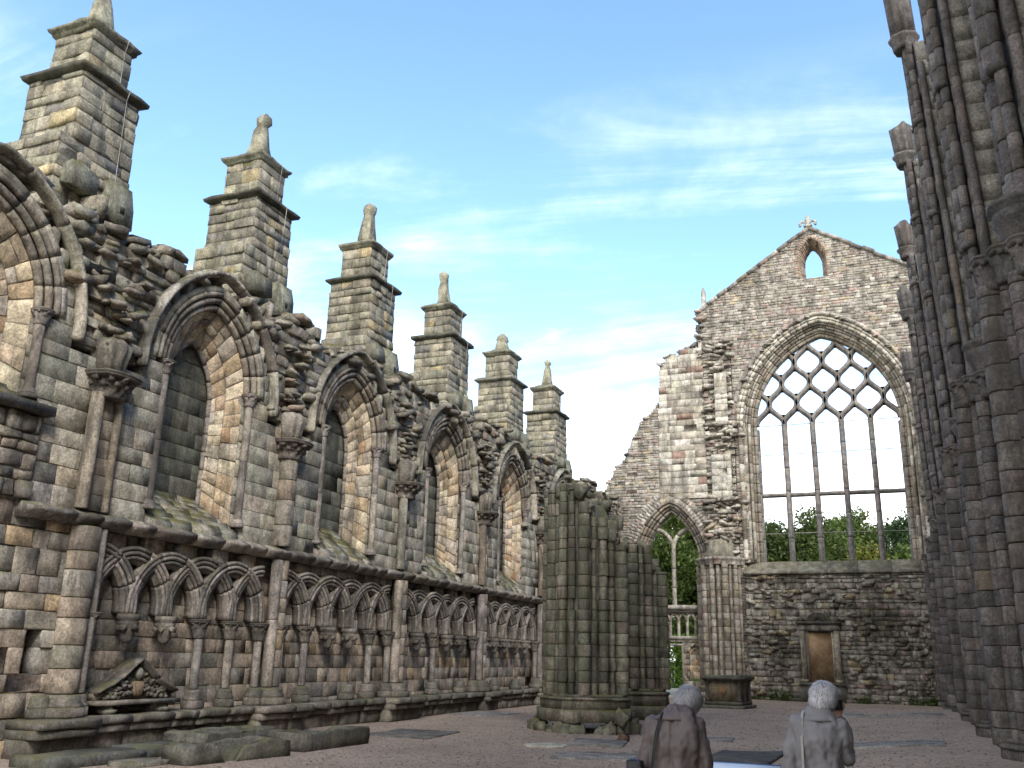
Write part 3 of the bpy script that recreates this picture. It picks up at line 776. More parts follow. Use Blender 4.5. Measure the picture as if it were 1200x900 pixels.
for row in range(5):
    for k in range(-1, 8):
        xm = WC + (k - 2.5)*S + (row % 2)*S/2
        for s in (-1, 1):
            P = np.stack([xm + s*S/2*ogee(tt), z0 + h*(row + tt)], 1)
            ok = inw(P[:,0], P[:,1])
            if ok.sum() < 3: continue
            i0, i1 = np.where(ok)[0][[0, -1]]
            P = P[max(0, i0-1):i1+2]
            sweep(b, P, prof, mpT, P_TRAC, 9, gap=-.02, per=.06, jw=.0)
            for t, side in ((.3, -s), (.72, s)):                       # cusps
                px, pz = xm + s*S/2*ogee(t), z0 + h*(row + t)
                if not inw(np.array([px]), np.array([pz]))[0]: continue
                dx, dz = s*S/2*PI*math.sin(PI*t)/2, h; L = math.hypot(dx, dz); nx, nz = -dz/L*(-side), dx/L*(-side)
                nx, nz = (abs(nx)*side, nz if nx*side > 0 else -nz)
                q = [(px - dx/L*.12 + nx*.09, pz - dz/L*.12 + nz*.09), (px + dx/L*.12 + nx*.09, pz + dz/L*.12 + nz*.09), (px + nx*.27, pz + nz*.27)]
                R = np.array([[mpT(a, c, w) for a, c in q] for w in (-.07, .07)]); rings_mesh(b, R, (.18, .165, .155))
# heads of the five lights
b.build('net_tracery', M['tracery'], win)
for z in (12.0, 13.55, 7.95):
    b = MB(); tube(b, [(WC - 3.5, YE + .74, z), (WC, YE + .74, z + .01), (WC + 3.5, YE + .74, z)], .022, (.3, .28, .26), 6); b.build('tie_bar', M['tracery'], win)
# ---- infill wall under the window and its weathered sill
b = MB()
mpI = lambda u, v, w: mpE(u, v, w + .32)
masonry(b, -6.9, 2.3, 0, 5.85, lambda u, v: np.ones(np.shape(u), bool), (.1, .34), (.16, .6), mpI, P_INF, out=(-.03, .03), T=1.3, jit=.022, bev=.022, gap=.008)
rubble(b, 170, (-6.8, 2.2), (.1, 5.7), lambda u, v: (np.abs(u + 3.55) > 1.25) | (v > 4.3), .15, lambda u, v, w: mpE(u, v, w + .3), P_INF, (-.03, .02), .62)
b.build('infill', M['infill'], gw)
b = MB(); u = -6.95
while u < 2.3:
    w = rng.uniform(.8, 1.5); o = rng.normal(0, .015)
    pr = np.array([[-.9, 5.85], [.42, 5.85], [.44, 5.9], [.44, 5.98], [.1, 6.12], [-.3, 6.42], [-.34, 6.52], [-.9, 6.53]])
    rings_mesh(b, np.array([mpE(np.full(8, x), pr[:,1] + o, pr[:,0] + rng.normal(0, .008, 8)) for x in (u + .006, min(u + w, 2.35) - .006)]), pick(P_GREY)[0] * .7); u += w
b.build('sill', M['gable'], gw)

# ---- clustered respond pier at the end of the north arcade
b = MB(); pier(b, -8.1, YE + .2, 1.12, .2, lambda t: 6.35, P_RESP + P_GAB[:2], .34, 20, skip=lambda t: math.sin(t) > .35)
rp = b.build('respond_pier', M['tracery'], gw)
b = MB(); pier_base(b, -8.1, YE + .2, 1.1, 0, .6, P_GREY); b.build('base', M['gable'], rp)
b = MB()
for q in range(11):
    t = PI + PI*(q + .5)/11; D = 1.12 / (abs(math.cos(t))**1.25 + abs(math.sin(t))**1.25) ** .8
    lathe(b, -8.1 + D*math.cos(t)*.97, YE + .2 + D*math.sin(t)*.97, [(.13, 6.3), (.2, 6.36), (.15, 6.42), (.24, 6.56), (.27, 6.6), (.25, 6.7), (.1, 6.72)], 12, None, pick(P_GAB)[0]*.85)
lathe(b, -8.1, YE + .2, [(.75, 6.66), (.8, 6.7), (.72, 7.1), (.78, 7.55), (.5, 7.65)], 48, lambda th, k: 1 + .06*np.cos(20*th), pick(P_GREY)[0])
b.build('capital', M['gable'], rp)

# ---- aisle end: moulded arch, Y tracery, balustrade, doorway
CA = -10.62
b = MB()
P = arch_path(CA, 1.45, 6.45, 2.75, 4.3)
sweep(b, P, rectp(-.02, .42, -1.1, -.36), mpE, P_RESP, .45)
for d, w, r in ((.04, -.36, .08), (.2, -.24, .08)): sweep(b, P, rollp(d, w, r), mpE, P_RESP, .45)
P2 = arch_path(CA, 1.45, 6.45, 2.75, 5.6)
sweep(b, P2, rectp(.28, .5, -.5, -.1), mpE, P_RESP, .45)
for d, w, r in ((.34, -.1, .08), (.48, .0, .07)): sweep(b, P2, rollp(d, w, r), mpE, P_RESP + P_DARK, .45)
Px = arch_path(CA, 1.45, 6.45, 2.75)
sweep(b, Px, rectp(.46, .78, -.4, .045), mpE, P_GAB, .16)
sweep(b, Px, rectp(.76, 1.08, -.3, .03), mpE, P_GAB, .13)
wa = b.build('aisle_window', M['gable'], gw)
b = MB(); prY = np.array([[-.1, -.1], [-.1, .03], [0, .1], [.1, .03], [.1, -.1]])
mpY = lambda u, v, w: mpE(u, v, w - .62)
sweep(b, np.array([(CA, 4.3), (CA, 7.25)]), prY, mpY, P_GAB, 1.1)
t = np.linspace(0, 1, 12)
for s in (-1, 1): sweep(b, np.stack([CA + s*1.0*(1 - np.cos(t*PI*.5)) , 7.2 + 1.35*np.sin(t*PI*.5)*.85], 1), prY, mpY, P_GAB, .7, per=.08)
b.build('y_tracery', M['tracery'], wa)
b = MB()                                                            # transom and open balustrade
box(b, CA - 1.62, CA + 1.5, 4.2, 4.42, -.85, -.3, mpE, (.28, .26, .22)); box(b, CA - 1.62, CA + 1.5, 4.08, 4.2, -.8, -.4, mpE, (.25, .23, .2))
n = 7
for q in range(n + 1):
    x = CA - 1.55 + 3.02*q/n
    shaft(b, x, YE + .62, 2.9, 3.75, .075, P_GAB, 2, 8)
    if q < n: sweep(b, arch_path(x + 3.02/n/2, 3.02/n/2 - .03, 3.62, .34, None, 8), rectp(-.02, .09, -.08, .08), mpY, P_GAB, 1, per=.06)
box(b, CA - 1.62, CA + 1.5, 2.72, 2.9, -.8, -.38, mpE, (.27, .25, .21)); box(b, CA - 1.55, CA + 1.5, 4.0, 4.1, -.7, -.5, mpE, (.25, .23, .2))
b.build('balustrade', M['tracery'], wa)
b = MB()
dv = lambda u, v: ~((u < -10.22) & (u > -11.6) & (v < 2.42)) & ~in_arch(-9.62, .36, 2.0, .52, .9)(u, v)
masonry(b, CA - 1.62, CA + 1.5, 0, 2.72, dv, (.2, .34), (.25, .55), lambda u, v, w: mpE(u, v, w - .42), P_GAB + P_LOW, (-.01, .03), T=.45)
masonry(b, -10.05, -9.2, .85, 2.6, lambda u, v: np.ones(np.shape(u), bool), (.22, .34), (.25, .5), lambda u, v, w: mpE(u, v, w - .52), P_BUFF + P_GAB, (0, .02))
sweep(b, arch_path(-9.62, .36, 2.0, .52, .9), rectp(-.06, .07, -.5, -.36), mpE, P_RESP, .3)
sweep(b, arch_path(-9.62, .17, 2.05, .25), rectp(-.03, .03, -.5, -.44), mpE, P_RESP, .5)
box(b, -11.7, -10.15, 2.42, 2.52, -.87, -.4, mpE, (.24, .22, .19))
box(b, -10.3, -9.1, .0, .28, -.5, -.22, mpE, (.2, .185, .16))
for x in (-11.65, -10.24): box(b, x - .05, x + .06, 0, 2.42, -.9, -.4, mpE, (.25, .23, .19))
b.build('doorway', M['gable'], wa)

# ---- memorial tablet against the infill wall
mm = empty('wall_memorial', (-3.55, 47.0, 0), 'tall stained memorial tablet with rounded dark pediment, under the great window', 'memorial')
mpM = lambda u, v, w: S3([-3.55 + u, 47.17 - w, v])
b = MB(); box(b, -1.0, 1.0, 0, .72, -.1, .3, mpM, (.13, .125, .11)); box(b, -1.03, 1.03, .72, .86, -.1, .36, mpM, (.10, .095, .085)); b.build('plinth', M['coffin'], mm)
b = MB(); box(b, -.62, .62, .86, 3.2, -.1, .08, mpM, (.30, .22, .14))
m2, t2, b2 = nt('rust_stained_tablet'); g2 = G(t2); pos = g2.n('ShaderNodeNewGeometry').outputs['Position']
f = g2.noise(pos, .9, 6, .6, .4); c_ = g2.mix(g2.rng(f, .35, .65), (.12, .07, .034), (.33, .23, .135)); c_ = g2.mix(g2.rng(g2.noise(pos, 7, 8, .7), .35, .75, 0, .5), c_, (.1, .07, .05)); g2.l(c_, b2.inputs['Base Color'])
b.build('tablet', m2, mm)
for s in (-1, 1):
    b = MB(); box(b, s*.76 - .12, s*.76 + .12, .86, 3.2, -.1, .2, mpM, (.27, .24, .19)); box(b, s*.76 - .15, s*.76 + .15, .86, 1.0, -.1, .24, mpM, (.25, .22, .17))
    box(b, s*.58 - .05, s*.58 + .05, .862, 3.2, -.1, .13, mpM, (.3, .26, .2))
    b.build('pilaster', M['dress'], mm)
b = MB(); box(b, -.92, .92, 3.2, 3.5, -.1, .22, mpM, (.27, .25, .21)); box(b, -1.02, 1.02, 3.5, 3.62, -.1, .34, mpM, (.08, .075, .065))
box(b, -.5, .5, 3.12, 3.2, -.1, .14, mpM, (.06, .055, .05))
th = np.linspace(0, PI, 20); q = np.stack([.55*np.cos(th), 3.62 + .42*np.sin(th)], 1)
rings_mesh(b, np.array([mpM(q[:,0]*k, 3.62 + (q[:,1]-3.62)*k, np.full(20, w)) for w, k in ((-.1, 1), (.22, 1), (.25, .93), (.2, .8))]), (.075, .07, .06))
for a in np.linspace(.25, PI-.25, 9): tube(b, mpM(np.array([.12*math.cos(a), .38*math.cos(a)]), 3.64 + np.array([.1*math.sin(a), .33*math.sin(a)]), np.array([.22, .23])), .03, (.09, .085, .07), 6)
for s in (-1, 1): lathe(b, -3.55 + s*.82, 47.02, [(.12, 3.62), (.16, 3.7), (.12, 3.8), (.02, 3.86)], 12, None, (.075, .07, .06))
b.build('pediment', M['dress'], mm)

# ================================================================== nave wall (tall pier-and-arch wall on the south side)
nw = empty('nave_wall', (2.5, 26, 0), 'tall dark nave wall of clustered piers with ringed vault shafts and pointed arches', 'wall')
XN = 2.55
def mpN(u, v, w): return S3([XN - w, u, v])
YN = [6.4, 12.1, 17.75, 23.45, 29.15, 34.85, 40.55, 46.6]
NB = [(a + b_) / 2 for a, b_ in zip(YN[:-1], YN[1:])]
arcs_n = [in_arch(c, 2.2, 6.3, 2.75) for c in NB]
lancs = [in_arch(c, .72, 10.9, 1.25, 9.15) for c in NB]
TOP = [19, 19, 18.4, 17.4, 16.8, 16.0, 15.6, 14.8]
def n_top(u): return np.interp(u, YN, TOP) + .3*np.sin(u*2.1)
def n_all(u, v): return ~any_of(arcs_n)(u, v) & ~any_of(lancs)(u, v) & (v < n_top(u))
b = MB()
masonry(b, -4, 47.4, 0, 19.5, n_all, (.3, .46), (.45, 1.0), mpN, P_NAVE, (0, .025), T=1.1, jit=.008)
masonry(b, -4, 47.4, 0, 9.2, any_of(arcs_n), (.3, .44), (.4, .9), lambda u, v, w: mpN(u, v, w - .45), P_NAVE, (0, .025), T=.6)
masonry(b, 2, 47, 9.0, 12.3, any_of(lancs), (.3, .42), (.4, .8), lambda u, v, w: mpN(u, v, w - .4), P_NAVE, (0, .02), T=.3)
for u in np.arange(8, 47, .5): stone(b, (u, n_top(np.array([u]))[0], rng.uniform(-.6, -.2)), rng.uniform(.25, .5), mpN, P_NAVE, .5)
b.build('masonry', M['nave'], nw)
for i, c in enumerate(NB):
    P = arch_path(c, 1.85, 6.3, 2.3)
    b = MB()
    for d, w, r in ((.02, -.3, .11), (.2, -.16, .1), (.36, -.06, .1), (.5, .03, .08)): sweep(b, P, rollp(d, w, r), mpN, P_NAVE, .4)
    sweep(b, P, rectp(-.05, .5, -.8, -.12), mpN, P_NAVE, .4)
    sweep(b, P, np.array([[.56, -.05], [.56, .1], [.66, .16], [.72, .05], [.72, -.05]]), mpN, P_NAVE, .6)
    ao = b.build('arcade_arch', M['nave'], nw)
    b = MB(); P = arch_path(c, .6, 10.9, 1.1, 9.2)
    for d, w, r in ((.02, -.12, .06), (.14, -.02, .06)): sweep(b, P, rollp(d, w, r), mpN, P_NAVE, .5)
    sweep(b, P, rectp(-.0, .2, -.5, -.1), mpN, P_NAVE, .5); b.build('lancet_moulding', M['nave'], ao)
for zz in (9.0, 12.45, 15.1):                                       # string courses, each broken into lengths
    b = MB(); u = 4
    while u < 47:
        w = rng.uniform(.5, 1.0)
        if zz < 15.2 * (1 if u < 36 else .9) and rng.random() < .9:
            pr = np.array([[-.1, zz], [.1, zz+.02], [.16, zz+.09], [.13, zz+.15], [-.1, zz+.2]])
            rings_mesh(b, np.array([mpN(np.full(5, x), pr[:,1], pr[:,0] + rng.normal(0, .012)) for x in (u + .01, u + w - .01)]), pick(P_NAVE)[0]*.9)
        u += w
    b.build('string_course', M['nave'], nw)
CAPZ = [18.6, 18.6, 18.3, 17.6, 17.2, 16.4, 16.0, 15.0]
for i, y in enumerate(YN):
    b = MB(); lean = lambda z: (-.018*max(0, z - 3), 0)
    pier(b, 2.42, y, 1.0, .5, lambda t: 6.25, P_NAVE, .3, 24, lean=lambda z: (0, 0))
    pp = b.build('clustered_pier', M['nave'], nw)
    b = MB(); pier_base(b, 2.42, y, .98, -.1, .72, P_NAVE); b.build('base', M['nave'], pp)
    b = MB()
    for q in range(9):
        t = PI/2 + PI*(q + .5)/9; D = 1.0 / (abs(math.cos(t))**1.25 + abs(math.sin(t))**1.25) ** .8
        capital(b, 2.42 + D*math.cos(t)*.95, y + D*math.sin(t)*.95, 6.2, .15, .42, P_NAVE, 6, 1.7)
    b.build('capital', M['nave'], pp)
    b = MB(); zt = CAPZ[i]                                          # vault shafts on a corbel, banded with rings
    for dy, dx, r in ((-.3, .05, .085), (-.12, -.01, .105), (.12, -.02, .105)):
        shaft(b, 1.86 + dx, y + dy, 7.25, zt, r, P_NAVE, .45, 12, lean=lambda z: (-.033*(z - 7), 0), joint=.82)
    for dy in (-.42, .34): shaft(b, 2.12, y + dy, 7.1, min(zt, n_top(np.array([y]))[0]) - .3, .085, P_NAVE, 1.3, 10, lean=lambda z: (-.033*(z - 7), 0))
    masonry(b, y - .4, y + .34, 7.1, zt - .1, lambda u, v: np.ones(np.shape(u), bool), (.4, .6), (.35, .8), lambda u, v, w: S3([2.02 - .033*(v - 7) - w, u, v]), P_NAVE, (-.02, .01), T=.7)
    vs = b.build('vault_shaft', M['nave'], nw)
    for zz in (9.1, 12.5, 15.15):
        if zz > zt - .8: continue
        b = MB()
        for dy, r in ((-.3, .14), (-.12, .17), (.12, .17)):
            x = 1.86 - .033*(zz - 7); c = pick(P_NAVE)[0]
            lathe(b, x, y + dy, [(r*.7, zz - .04), (r*.95, zz), (r, zz + .05), (r*.8, zz + .09), (r*.7, zz + .12)], 14, None, c)
        b.build('shaft_ring', M['nave'], vs)
    b = MB(); c = pick(P_NAVE)[0]
    lathe(b, 1.9, y - .05, [(.1, 6.5), (.24, 6.7), (.3, 6.95), (.36, 7.05), (.38, 7.14), (.33, 7.18), (.42, 7.24), (.42, 7.3)], 20, lambda th, k: 1 + .04*np.cos(7*th), c); b.build('corbel', M['nave'], vs)
    b = MB(); x = 1.84 - .033*(zt - 7); c = pick(P_NAVE)[0]
    lathe(b, x, y - .05, [(.27, zt - .1), (.29, zt), (.3, zt + .12), (.37, zt + .22), (.38, zt + .3), (.3, zt + .32)], 24, lambda th, k: 1 + .05*np.cos(8*th), c)
    R = []
    up = 3.4 if i == 3 else 1.
    for k, (z, s) in enumerate(((0, .95), (.3*up, 1.0), (.62*up, 1.06), (.95*up, 1.14))):
        th = np.linspace(0, 2*PI, 40, endpoint=False); rr = .31*s*(1 + .1*np.cos(9*th))
        R.append(np.stack([x - .05*z + rr*np.cos(th), y - .05 + rr*np.sin(th), zt + .3 + z*(1 + .12*np.cos(3*th + i)) ], 1))
    rings_mesh(b, np.array(R), c); b.build('springer', M['nave'], vs)

# ================================================================== stumps of the north arcade
def topf(levels):
    def f(t): return levels[int(round((t % (2*PI)) / (2*PI) * len(levels))) % len(levels)]
    return f
# angle 0 = +x (towards the nave), 90 = away east, 180 = north aisle, 270 = towards the camera
p1 = empty('ruined_pier', (-7.35, 22.9, 0), 'taller mossy green clustered pier stump with a broken top, standing on the gravel', 'pier', 'ruined clustered piers')
L1 = [4.5, 4.7, 5.2, 5.7, 6.0, 6.1, 6.0, 6.0, 6.0, 5.95, 5.9, 6.0, 5.85, 5.5, 5.15, 4.8]
L1 = [L1[i] for i in range(16)]
b = MB(); pier(b, -7.42, 23.0, .99, .85, topf(L1), P_PIER, .29, 20, rough=.012); b.build('shaft_stones', M['pier'], p1)
b = MB(); pier_base(b, -7.4, 23.0, 1.0, .25, .62, P_PIER)
for q in range(34):
    t = rng.uniform(PI*.9, PI*2.2); r = rng.uniform(1.1, 1.24); stone(b, (-7.4 + r*math.cos(t), 23 + r*math.sin(t), rng.uniform(-.04, .14)), rng.uniform(.1, .19), IDM, P_PIER, .8)
for q in range(7): stone(b, (-6.42 + rng.normal(0, .14), 22.5 + rng.normal(0, .2), rng.uniform(.05, .5)), rng.uniform(.1, .18), IDM, P_PIER, .8)
b.build('base', M['pier'], p1)
b = MB()
for q in range(46):
    t = rng.uniform(0, 2*PI); r = rng.uniform(.2, .95); z = topf(L1)(t) - .1; stone(b, (-7.4 + r*math.cos(t), 23 + r*math.sin(t), z + rng.uniform(-.1, .08)), rng.uniform(.08, .2), IDM, P_PIER, .6)
b.build('broken_top', M['rubble'], p1)
p2 = empty('ruined_pier', (-7.72, 28.7, 0), 'lower broken clustered pier stump standing just behind the taller mossy pier', 'pier', 'ruined clustered piers')
L2 = [4.35, 4.5, 4.8, 5.0, 5.1, 5.1, 5.1, 5.1, 5.1, 5.05, 5.1, 5.15, 5.2, 5.2, 5.15, 4.5]
b = MB(); pier(b, -7.72, 28.8, .99, .85, topf(L2), P_PIER, .31, 20, rough=.01); b.build('shaft_stones', M['pier'], p2)
b = MB(); pier_base(b, -7.72, 28.8, .96, .0, .88, P_PIER); b.build('base', M['pier'], p2)
b = MB()
for q in range(30):
    t = rng.uniform(0, 2*PI); r = rng.uniform(.2, .95); stone(b, (-7.72 + r*math.cos(t), 28.8 + r*math.sin(t), topf(L2)(t) - .08), rng.uniform(.08, .18), IDM, P_PIER, .6)
b.build('broken_top', M['rubble'], p2)
# ================================================================== ground
def zg(x, y):
    s = np.clip((x + 3.5) / 4.8, 0, 1); s = s*s*(3 - 2*s); k = np.clip((44 - y) / 8, 0, 1) * np.clip((y - 8) / 6, 0, 1)
    return .3 * s * k + .015*np.sin(x*.9 + y*.7)
def sheet(name, x0, x1, y0, y1, n, m, mat, dz=0, f=zg):
    X, Y = np.meshgrid(np.linspace(x0, x1, n), np.linspace(y0, y1, m)); Z = f(X, Y) + dz
    i = np.arange(m-1)[:, None]*n + np.arange(n-1)[None]
    F = S3([i, i+1, i+n+1, i+n]).reshape(-1, 4)
    b = MB(); b.add(np.stack([X.ravel(), Y.ravel(), Z.ravel()], 1), [F], (.2, .2, .2)); return tag(b.build(name, mat, None, True), kind='structure')
m, t, b_ = nt('reddish_gravel'); g = G(t); pos = g.n('ShaderNodeNewGeometry').outputs['Position']
vo = g.n('ShaderNodeTexVoronoi'); vo.inputs['Scale'].default_value = 26; g.l(pos, vo.inputs['Vector'])
hs = g.n('ShaderNodeSeparateColor'); g.l(vo.outputs['Color'], hs.inputs[0])
c = g.mix(hs.outputs[0], (.19, .138, .1), (.42, .325, .245)); c = g.mix(g.rng(hs.outputs[1], .8, .95), c, (.24, .215, .19))
c = g.mix(g.rng(g.noise(pos, .5, 6, .65), .4, .68, 0, .6), c, (.2, .152, .115)); c = g.mix(g.rng(g.noise(pos, 1.6, 6, .7), .5, .7, 0, .35), c, (.37, .29, .22))
g.l(c, b_.inputs['Base Color']); bp = g.n('ShaderNodeBump'); bp.inputs['Strength'].default_value = .7; bp.inputs['Distance'].default_value = .02
g.l(g.math('ADD', vo.outputs['Distance'], g.noise(pos, 60, 3)), bp.inputs['Height']); g.l(bp.outputs[0], b_.inputs['Normal']); M['gravel'] = m
m, t, b_ = nt('lawn'); g = G(t); pos = g.n('ShaderNodeNewGeometry').outputs['Position']
c = g.mix(g.noise(pos, .8, 8, .7), (.05, .085, .02), (.12, .15, .045)); c = g.mix(g.rng(g.noise(pos, .15, 4), .5, .65, 0, .6), c, (.2, .18, .08)); g.l(c, b_.inputs['Base Color']); M['lawn'] = m
sheet('ground', -700, 700, -300, 1400, 60, 60, M['lawn'], -.06, lambda x, y: 0*x)
sheet('courtyard_gravel', -13.6, 3.6, -12, 47.6, 80, 220, M['gravel'], .0)
M['path'] = plain('dry_path', (.36, .32, .22), .95, .4, 3)
sheet('dry_grass_path', -14, -9, 47.7, 62, 8, 12, M['path'], -.02, lambda x, y: 0*x)

M['flag'] = stone_mat('flagstone', 0, .45, .25, bump=.4)
def flag(cx, cy, hx, hy, a, col, label, name='paving_slab', top=.03, cat='slab', grp=None):
    o = empty  # noqa
    b = MB(); R = []
    for d, z in ((0, -.08), (0, top - .012), (-.015, top)):
        R.append(ring_rect(0, 0, hx + d, hy + d, z, 5, .006))
    R = np.array(R); ca, sa = math.cos(a), math.sin(a)
    Q = R.copy(); Q[..., 0] = cx + R[..., 0]*ca - R[..., 1]*sa; Q[..., 1] = cy + R[..., 0]*sa + R[..., 1]*ca
    Q[..., 2] += zg(Q[..., 0], Q[..., 1])
    rings_mesh(b, Q, col); return tag(b.build(name, M['flag']), label, cat, grp)
gcol = (.125, .115, .1)
FL = [(-10.3, 19.5, .75, 1.0, .1, gcol, 'grey flat slab in the gravel between the long coffin and the mossy pier'),
      (-11.9, 27.2, .7, 1.1, .0, (.21, .19, .17), 'flat slab in the gravel close to the foot of the aisle wall'),
      (-6.0, 19.6, .55, .8, .2, (.19, .175, .155), 'flat slab directly in front of the mossy pier, beside the round slab'),
      (-4.6, 22.4, .9, .5, .1, (.21, .195, .175), 'worn slab lying in the gravel to the right of the bowed person'),
      (-5.2, 17.0, .8, .55, .15, (.22, .2, .175), 'flat slab left of the bowed person in the foreground gravel'),
      (-4.35, 18.7, .55, .5, .1, (.2, .185, .165), 'small slab touching the near end of the dark grave slab'),
      (-2.5, 34.6, 1.1, .5, .0, (.22, .21, .19), 'back slab of the row of grey slabs before the wall memorial'),
      (-1.6, 32.9, 1.0, .55, .02, (.21, .2, .18), 'front left slab of the row of grey slabs before the wall memorial'),
      (.25, 32.6, .8, .6, .02, (.19, .18, .165), 'front right slab of the row of grey slabs, towards the nave wall'),
      (-.3, 20.3, .9, .6, .0, (.2, .185, .165), 'flat slab in the gravel to the right of the person in the pale jacket')]
for f in FL: f = (*f[:5], tuple(np.array(f[5])*1.0), f[6]); flag(*f, grp='flagstones set in the gravel')
flag(-2.85, 18.2, .62, 1.25, -.02, (.07, .066, .06), 'large dark grave slab lying between the two people', 'grave_slab', .05, 'grave slab')
b = MB(); lathe(b, -6.77, 18.5, [(.42, -.05), (.44, .02), (.42, .035), (.2, .042), (.01, .045)], 28, None, (.42, .39, .3))
tag(b.build('round_slab', M['flag']), 'pale round stone disc set flush in the gravel in front of the taller mossy pier', 'slab')

# ================================================================== stone coffins and kerb blocks by the aisle wall
def xf(P, cx, cy, a): 
    P = np.asarray(P, float); Q = P.copy(); ca, sa = math.cos(a), math.sin(a)
    Q[..., 0] = cx + P[..., 0]*ca - P[..., 1]*sa; Q[..., 1] = cy + P[..., 0]*sa + P[..., 1]*ca; return Q
def coffin(cx, cy, a, L, W0, W1, H, label, notch=None, col=(.13, .125, .105)):
    e = empty('stone_coffin', (cx, cy, 0), label, 'coffin', 'empty stone coffins lying beside the aisle wall')
    n = 12
    def outline(w0, w1, l):
        t = np.linspace(-1, 1, n); wl = w0 + (w1 - w0)*(t + 1)/2
        return np.concatenate([np.stack([-wl/2, t*l/2], 1), np.stack([wl[::-1]/2, t[::-1]*l/2], 1)])
    Oo, Oi = outline(W0, W1, L), outline(W0 - .22, W1 - .22, L - .24)
    def hh(P):
        h = np.full(len(P), H)
        if notch:
            for nx, y0, y1, d in notch: h -= d * ((np.sign(P[:,0]) == nx) & (P[:,1] > y0) & (P[:,1] < y1))
        return h + rng.normal(0, .012, len(P))
    ho, hi = hh(Oo), hh(Oi)
    R = [np.c_[Oo*1.0, 0*ho - .02], np.c_[Oo*1.01, ho*.5], np.c_[Oo, ho - .03], np.c_[Oo*.985, ho], np.c_[Oi*1.01, hi], np.c_[Oi*.98, hi - .03], np.c_[Oi*.94, 0*hi + .1]]
    R = np.array(R) + rng.normal(0, .008, (7, 2*n, 3))
    b = MB(); rings_mesh(b, xf(R, cx, cy, a), col); b.build('trough', M['coffin'], e); return e
coffin(-12.0, 15.1, .02, 2.3, .85, .75, .27, 'intact stone coffin at the back, hard against the foot of the wall')
coffin(-10.35, 13.15, -.22, 2.0, .66, .8, .29, 'broken stone coffin with a gap in its front side, nearest the viewer', [(1, -.45, -.05, .32), (1, -.05, .4, .06), (-1, -.6, .2, .05)], (.12, .112, .095))
coffin(-10.25, 15.75, -.02, 2.2, .85, .72, .32, 'long dark stone coffin standing out farthest from the wall', [(-1, -.3, .9, .06)], (.125, .115, .1))
for (cx, cy, a, hx, hy, l) in ((-11.75, 11.5, -.04, .36, .95, 'low dark kerb block at the bottom left corner of the gravel'), (-11.85, 13.1, .02, .33, .62, 'low dark kerb block between the corner block and the coffins')):
    b = MB(); R = np.array([ring_rect(0, 0, hx + d, hy + d, z, 6, .012) for d, z in ((0, -.05), (.0, .11), (-.03, .16))]); rings_mesh(b, xf(R, cx, cy, a), (.09, .088, .08))
    tag(b.build('kerb_block', M['coffin']), l, 'stone block', 'kerb blocks beside the coffins')
b = MB(); R = np.array([ring_rect(0, 0, .25 + d, .4 + d, z, 4, .01) for d, z in ((0, -.05), (0, .04), (-.02, .06))]); rings_mesh(b, xf(R, -10.95, 11.9, -.1), (.2, .18, .15))
tag(b.build('stone_fragment', M['coffin']), 'small flat stone fragment lying between the kerb block and the broken coffin', 'stone')
b = MB(); stone(b, (-5.75, 20.6, .06), .1, IDM, [((.12,.07,.05),1)], .8); tag(b.build('loose_stone', M['rubble']), 'small loose brown stone on the gravel at the foot of the taller mossy pier', 'stone')

# ================================================================== tomb chest
tc = empty('tomb_chest', (-6.35, 37.7, 0), 'dark tomb chest with a carved shield, standing alone on the gravel before the clustered pier', 'tomb')
cx, cy, a = -6.35, 37.75, -.1
def bx(b, hx, hy, z0, z1, col, d=.0, j=.008): rings_mesh(b, xf(np.array([ring_rect(0, 0, hx, hy, z0, 5, j), ring_rect(0, 0, hx, hy, z1 - .015, 5, j), ring_rect(0, 0, hx - .015, hy - .015, z1, 5, j)]), cx, cy, a), col)
b = MB(); bx(b, .82, .98, 0, .12, (.16, .15, .12)); bx(b, .7, .86, .12, .26, (.13, .12, .1)); b.build('plinth', M['coffin'], tc)
b = MB(); bx(b, .6, .76, .26, 1.0, (.2, .16, .11)); b.build('chest', M['dress'], tc)
for sx in (-1, 1):
    for sy in (-1, 0, 1):
        b = MB(); q = xf(np.array([[sx*.61, sy*.72, 0]]), cx, cy, a)[0]; lathe(b, q[0], q[1], [(.1, .26), (.11, .32), (.075, .36), (.07, .85), (.1, .93), (.11, 1.0)], 10, None, (.1, .09, .075))
        b.build('pilaster', M['coffin'], tc)
b = MB(); q = xf(np.array([(-.12, -.77), (.12, -.77), (.12, -.77), (0, -.77)]), cx, cy, a)
sh = np.array([(-.15, .78), (.15, .78), (.15, .62), (.09, .54), (0, .5), (-.09, .54), (-.15, .62)])
rings_mesh(b, np.array([xf(np.stack([sh[:,0]*k, np.full(7, -.76 - w), .64 + (sh[:,1]-.64)*k], 1), cx, cy, a) for w, k in ((0, 1), (.05, 1), (.08, .8))]), (.27, .17, .085)); b.build('shield', M['dress'], tc)
b = MB(); bx(b, .74, .9, 1.0, 1.06, (.09, .085, .075)); bx(b, .8, .96, 1.06, 1.16, (.12, .115, .1)); bx(b, .7, .86, 1.16, 1.2, (.14, .13, .11)); b.build('lid', M['coffin'], tc)

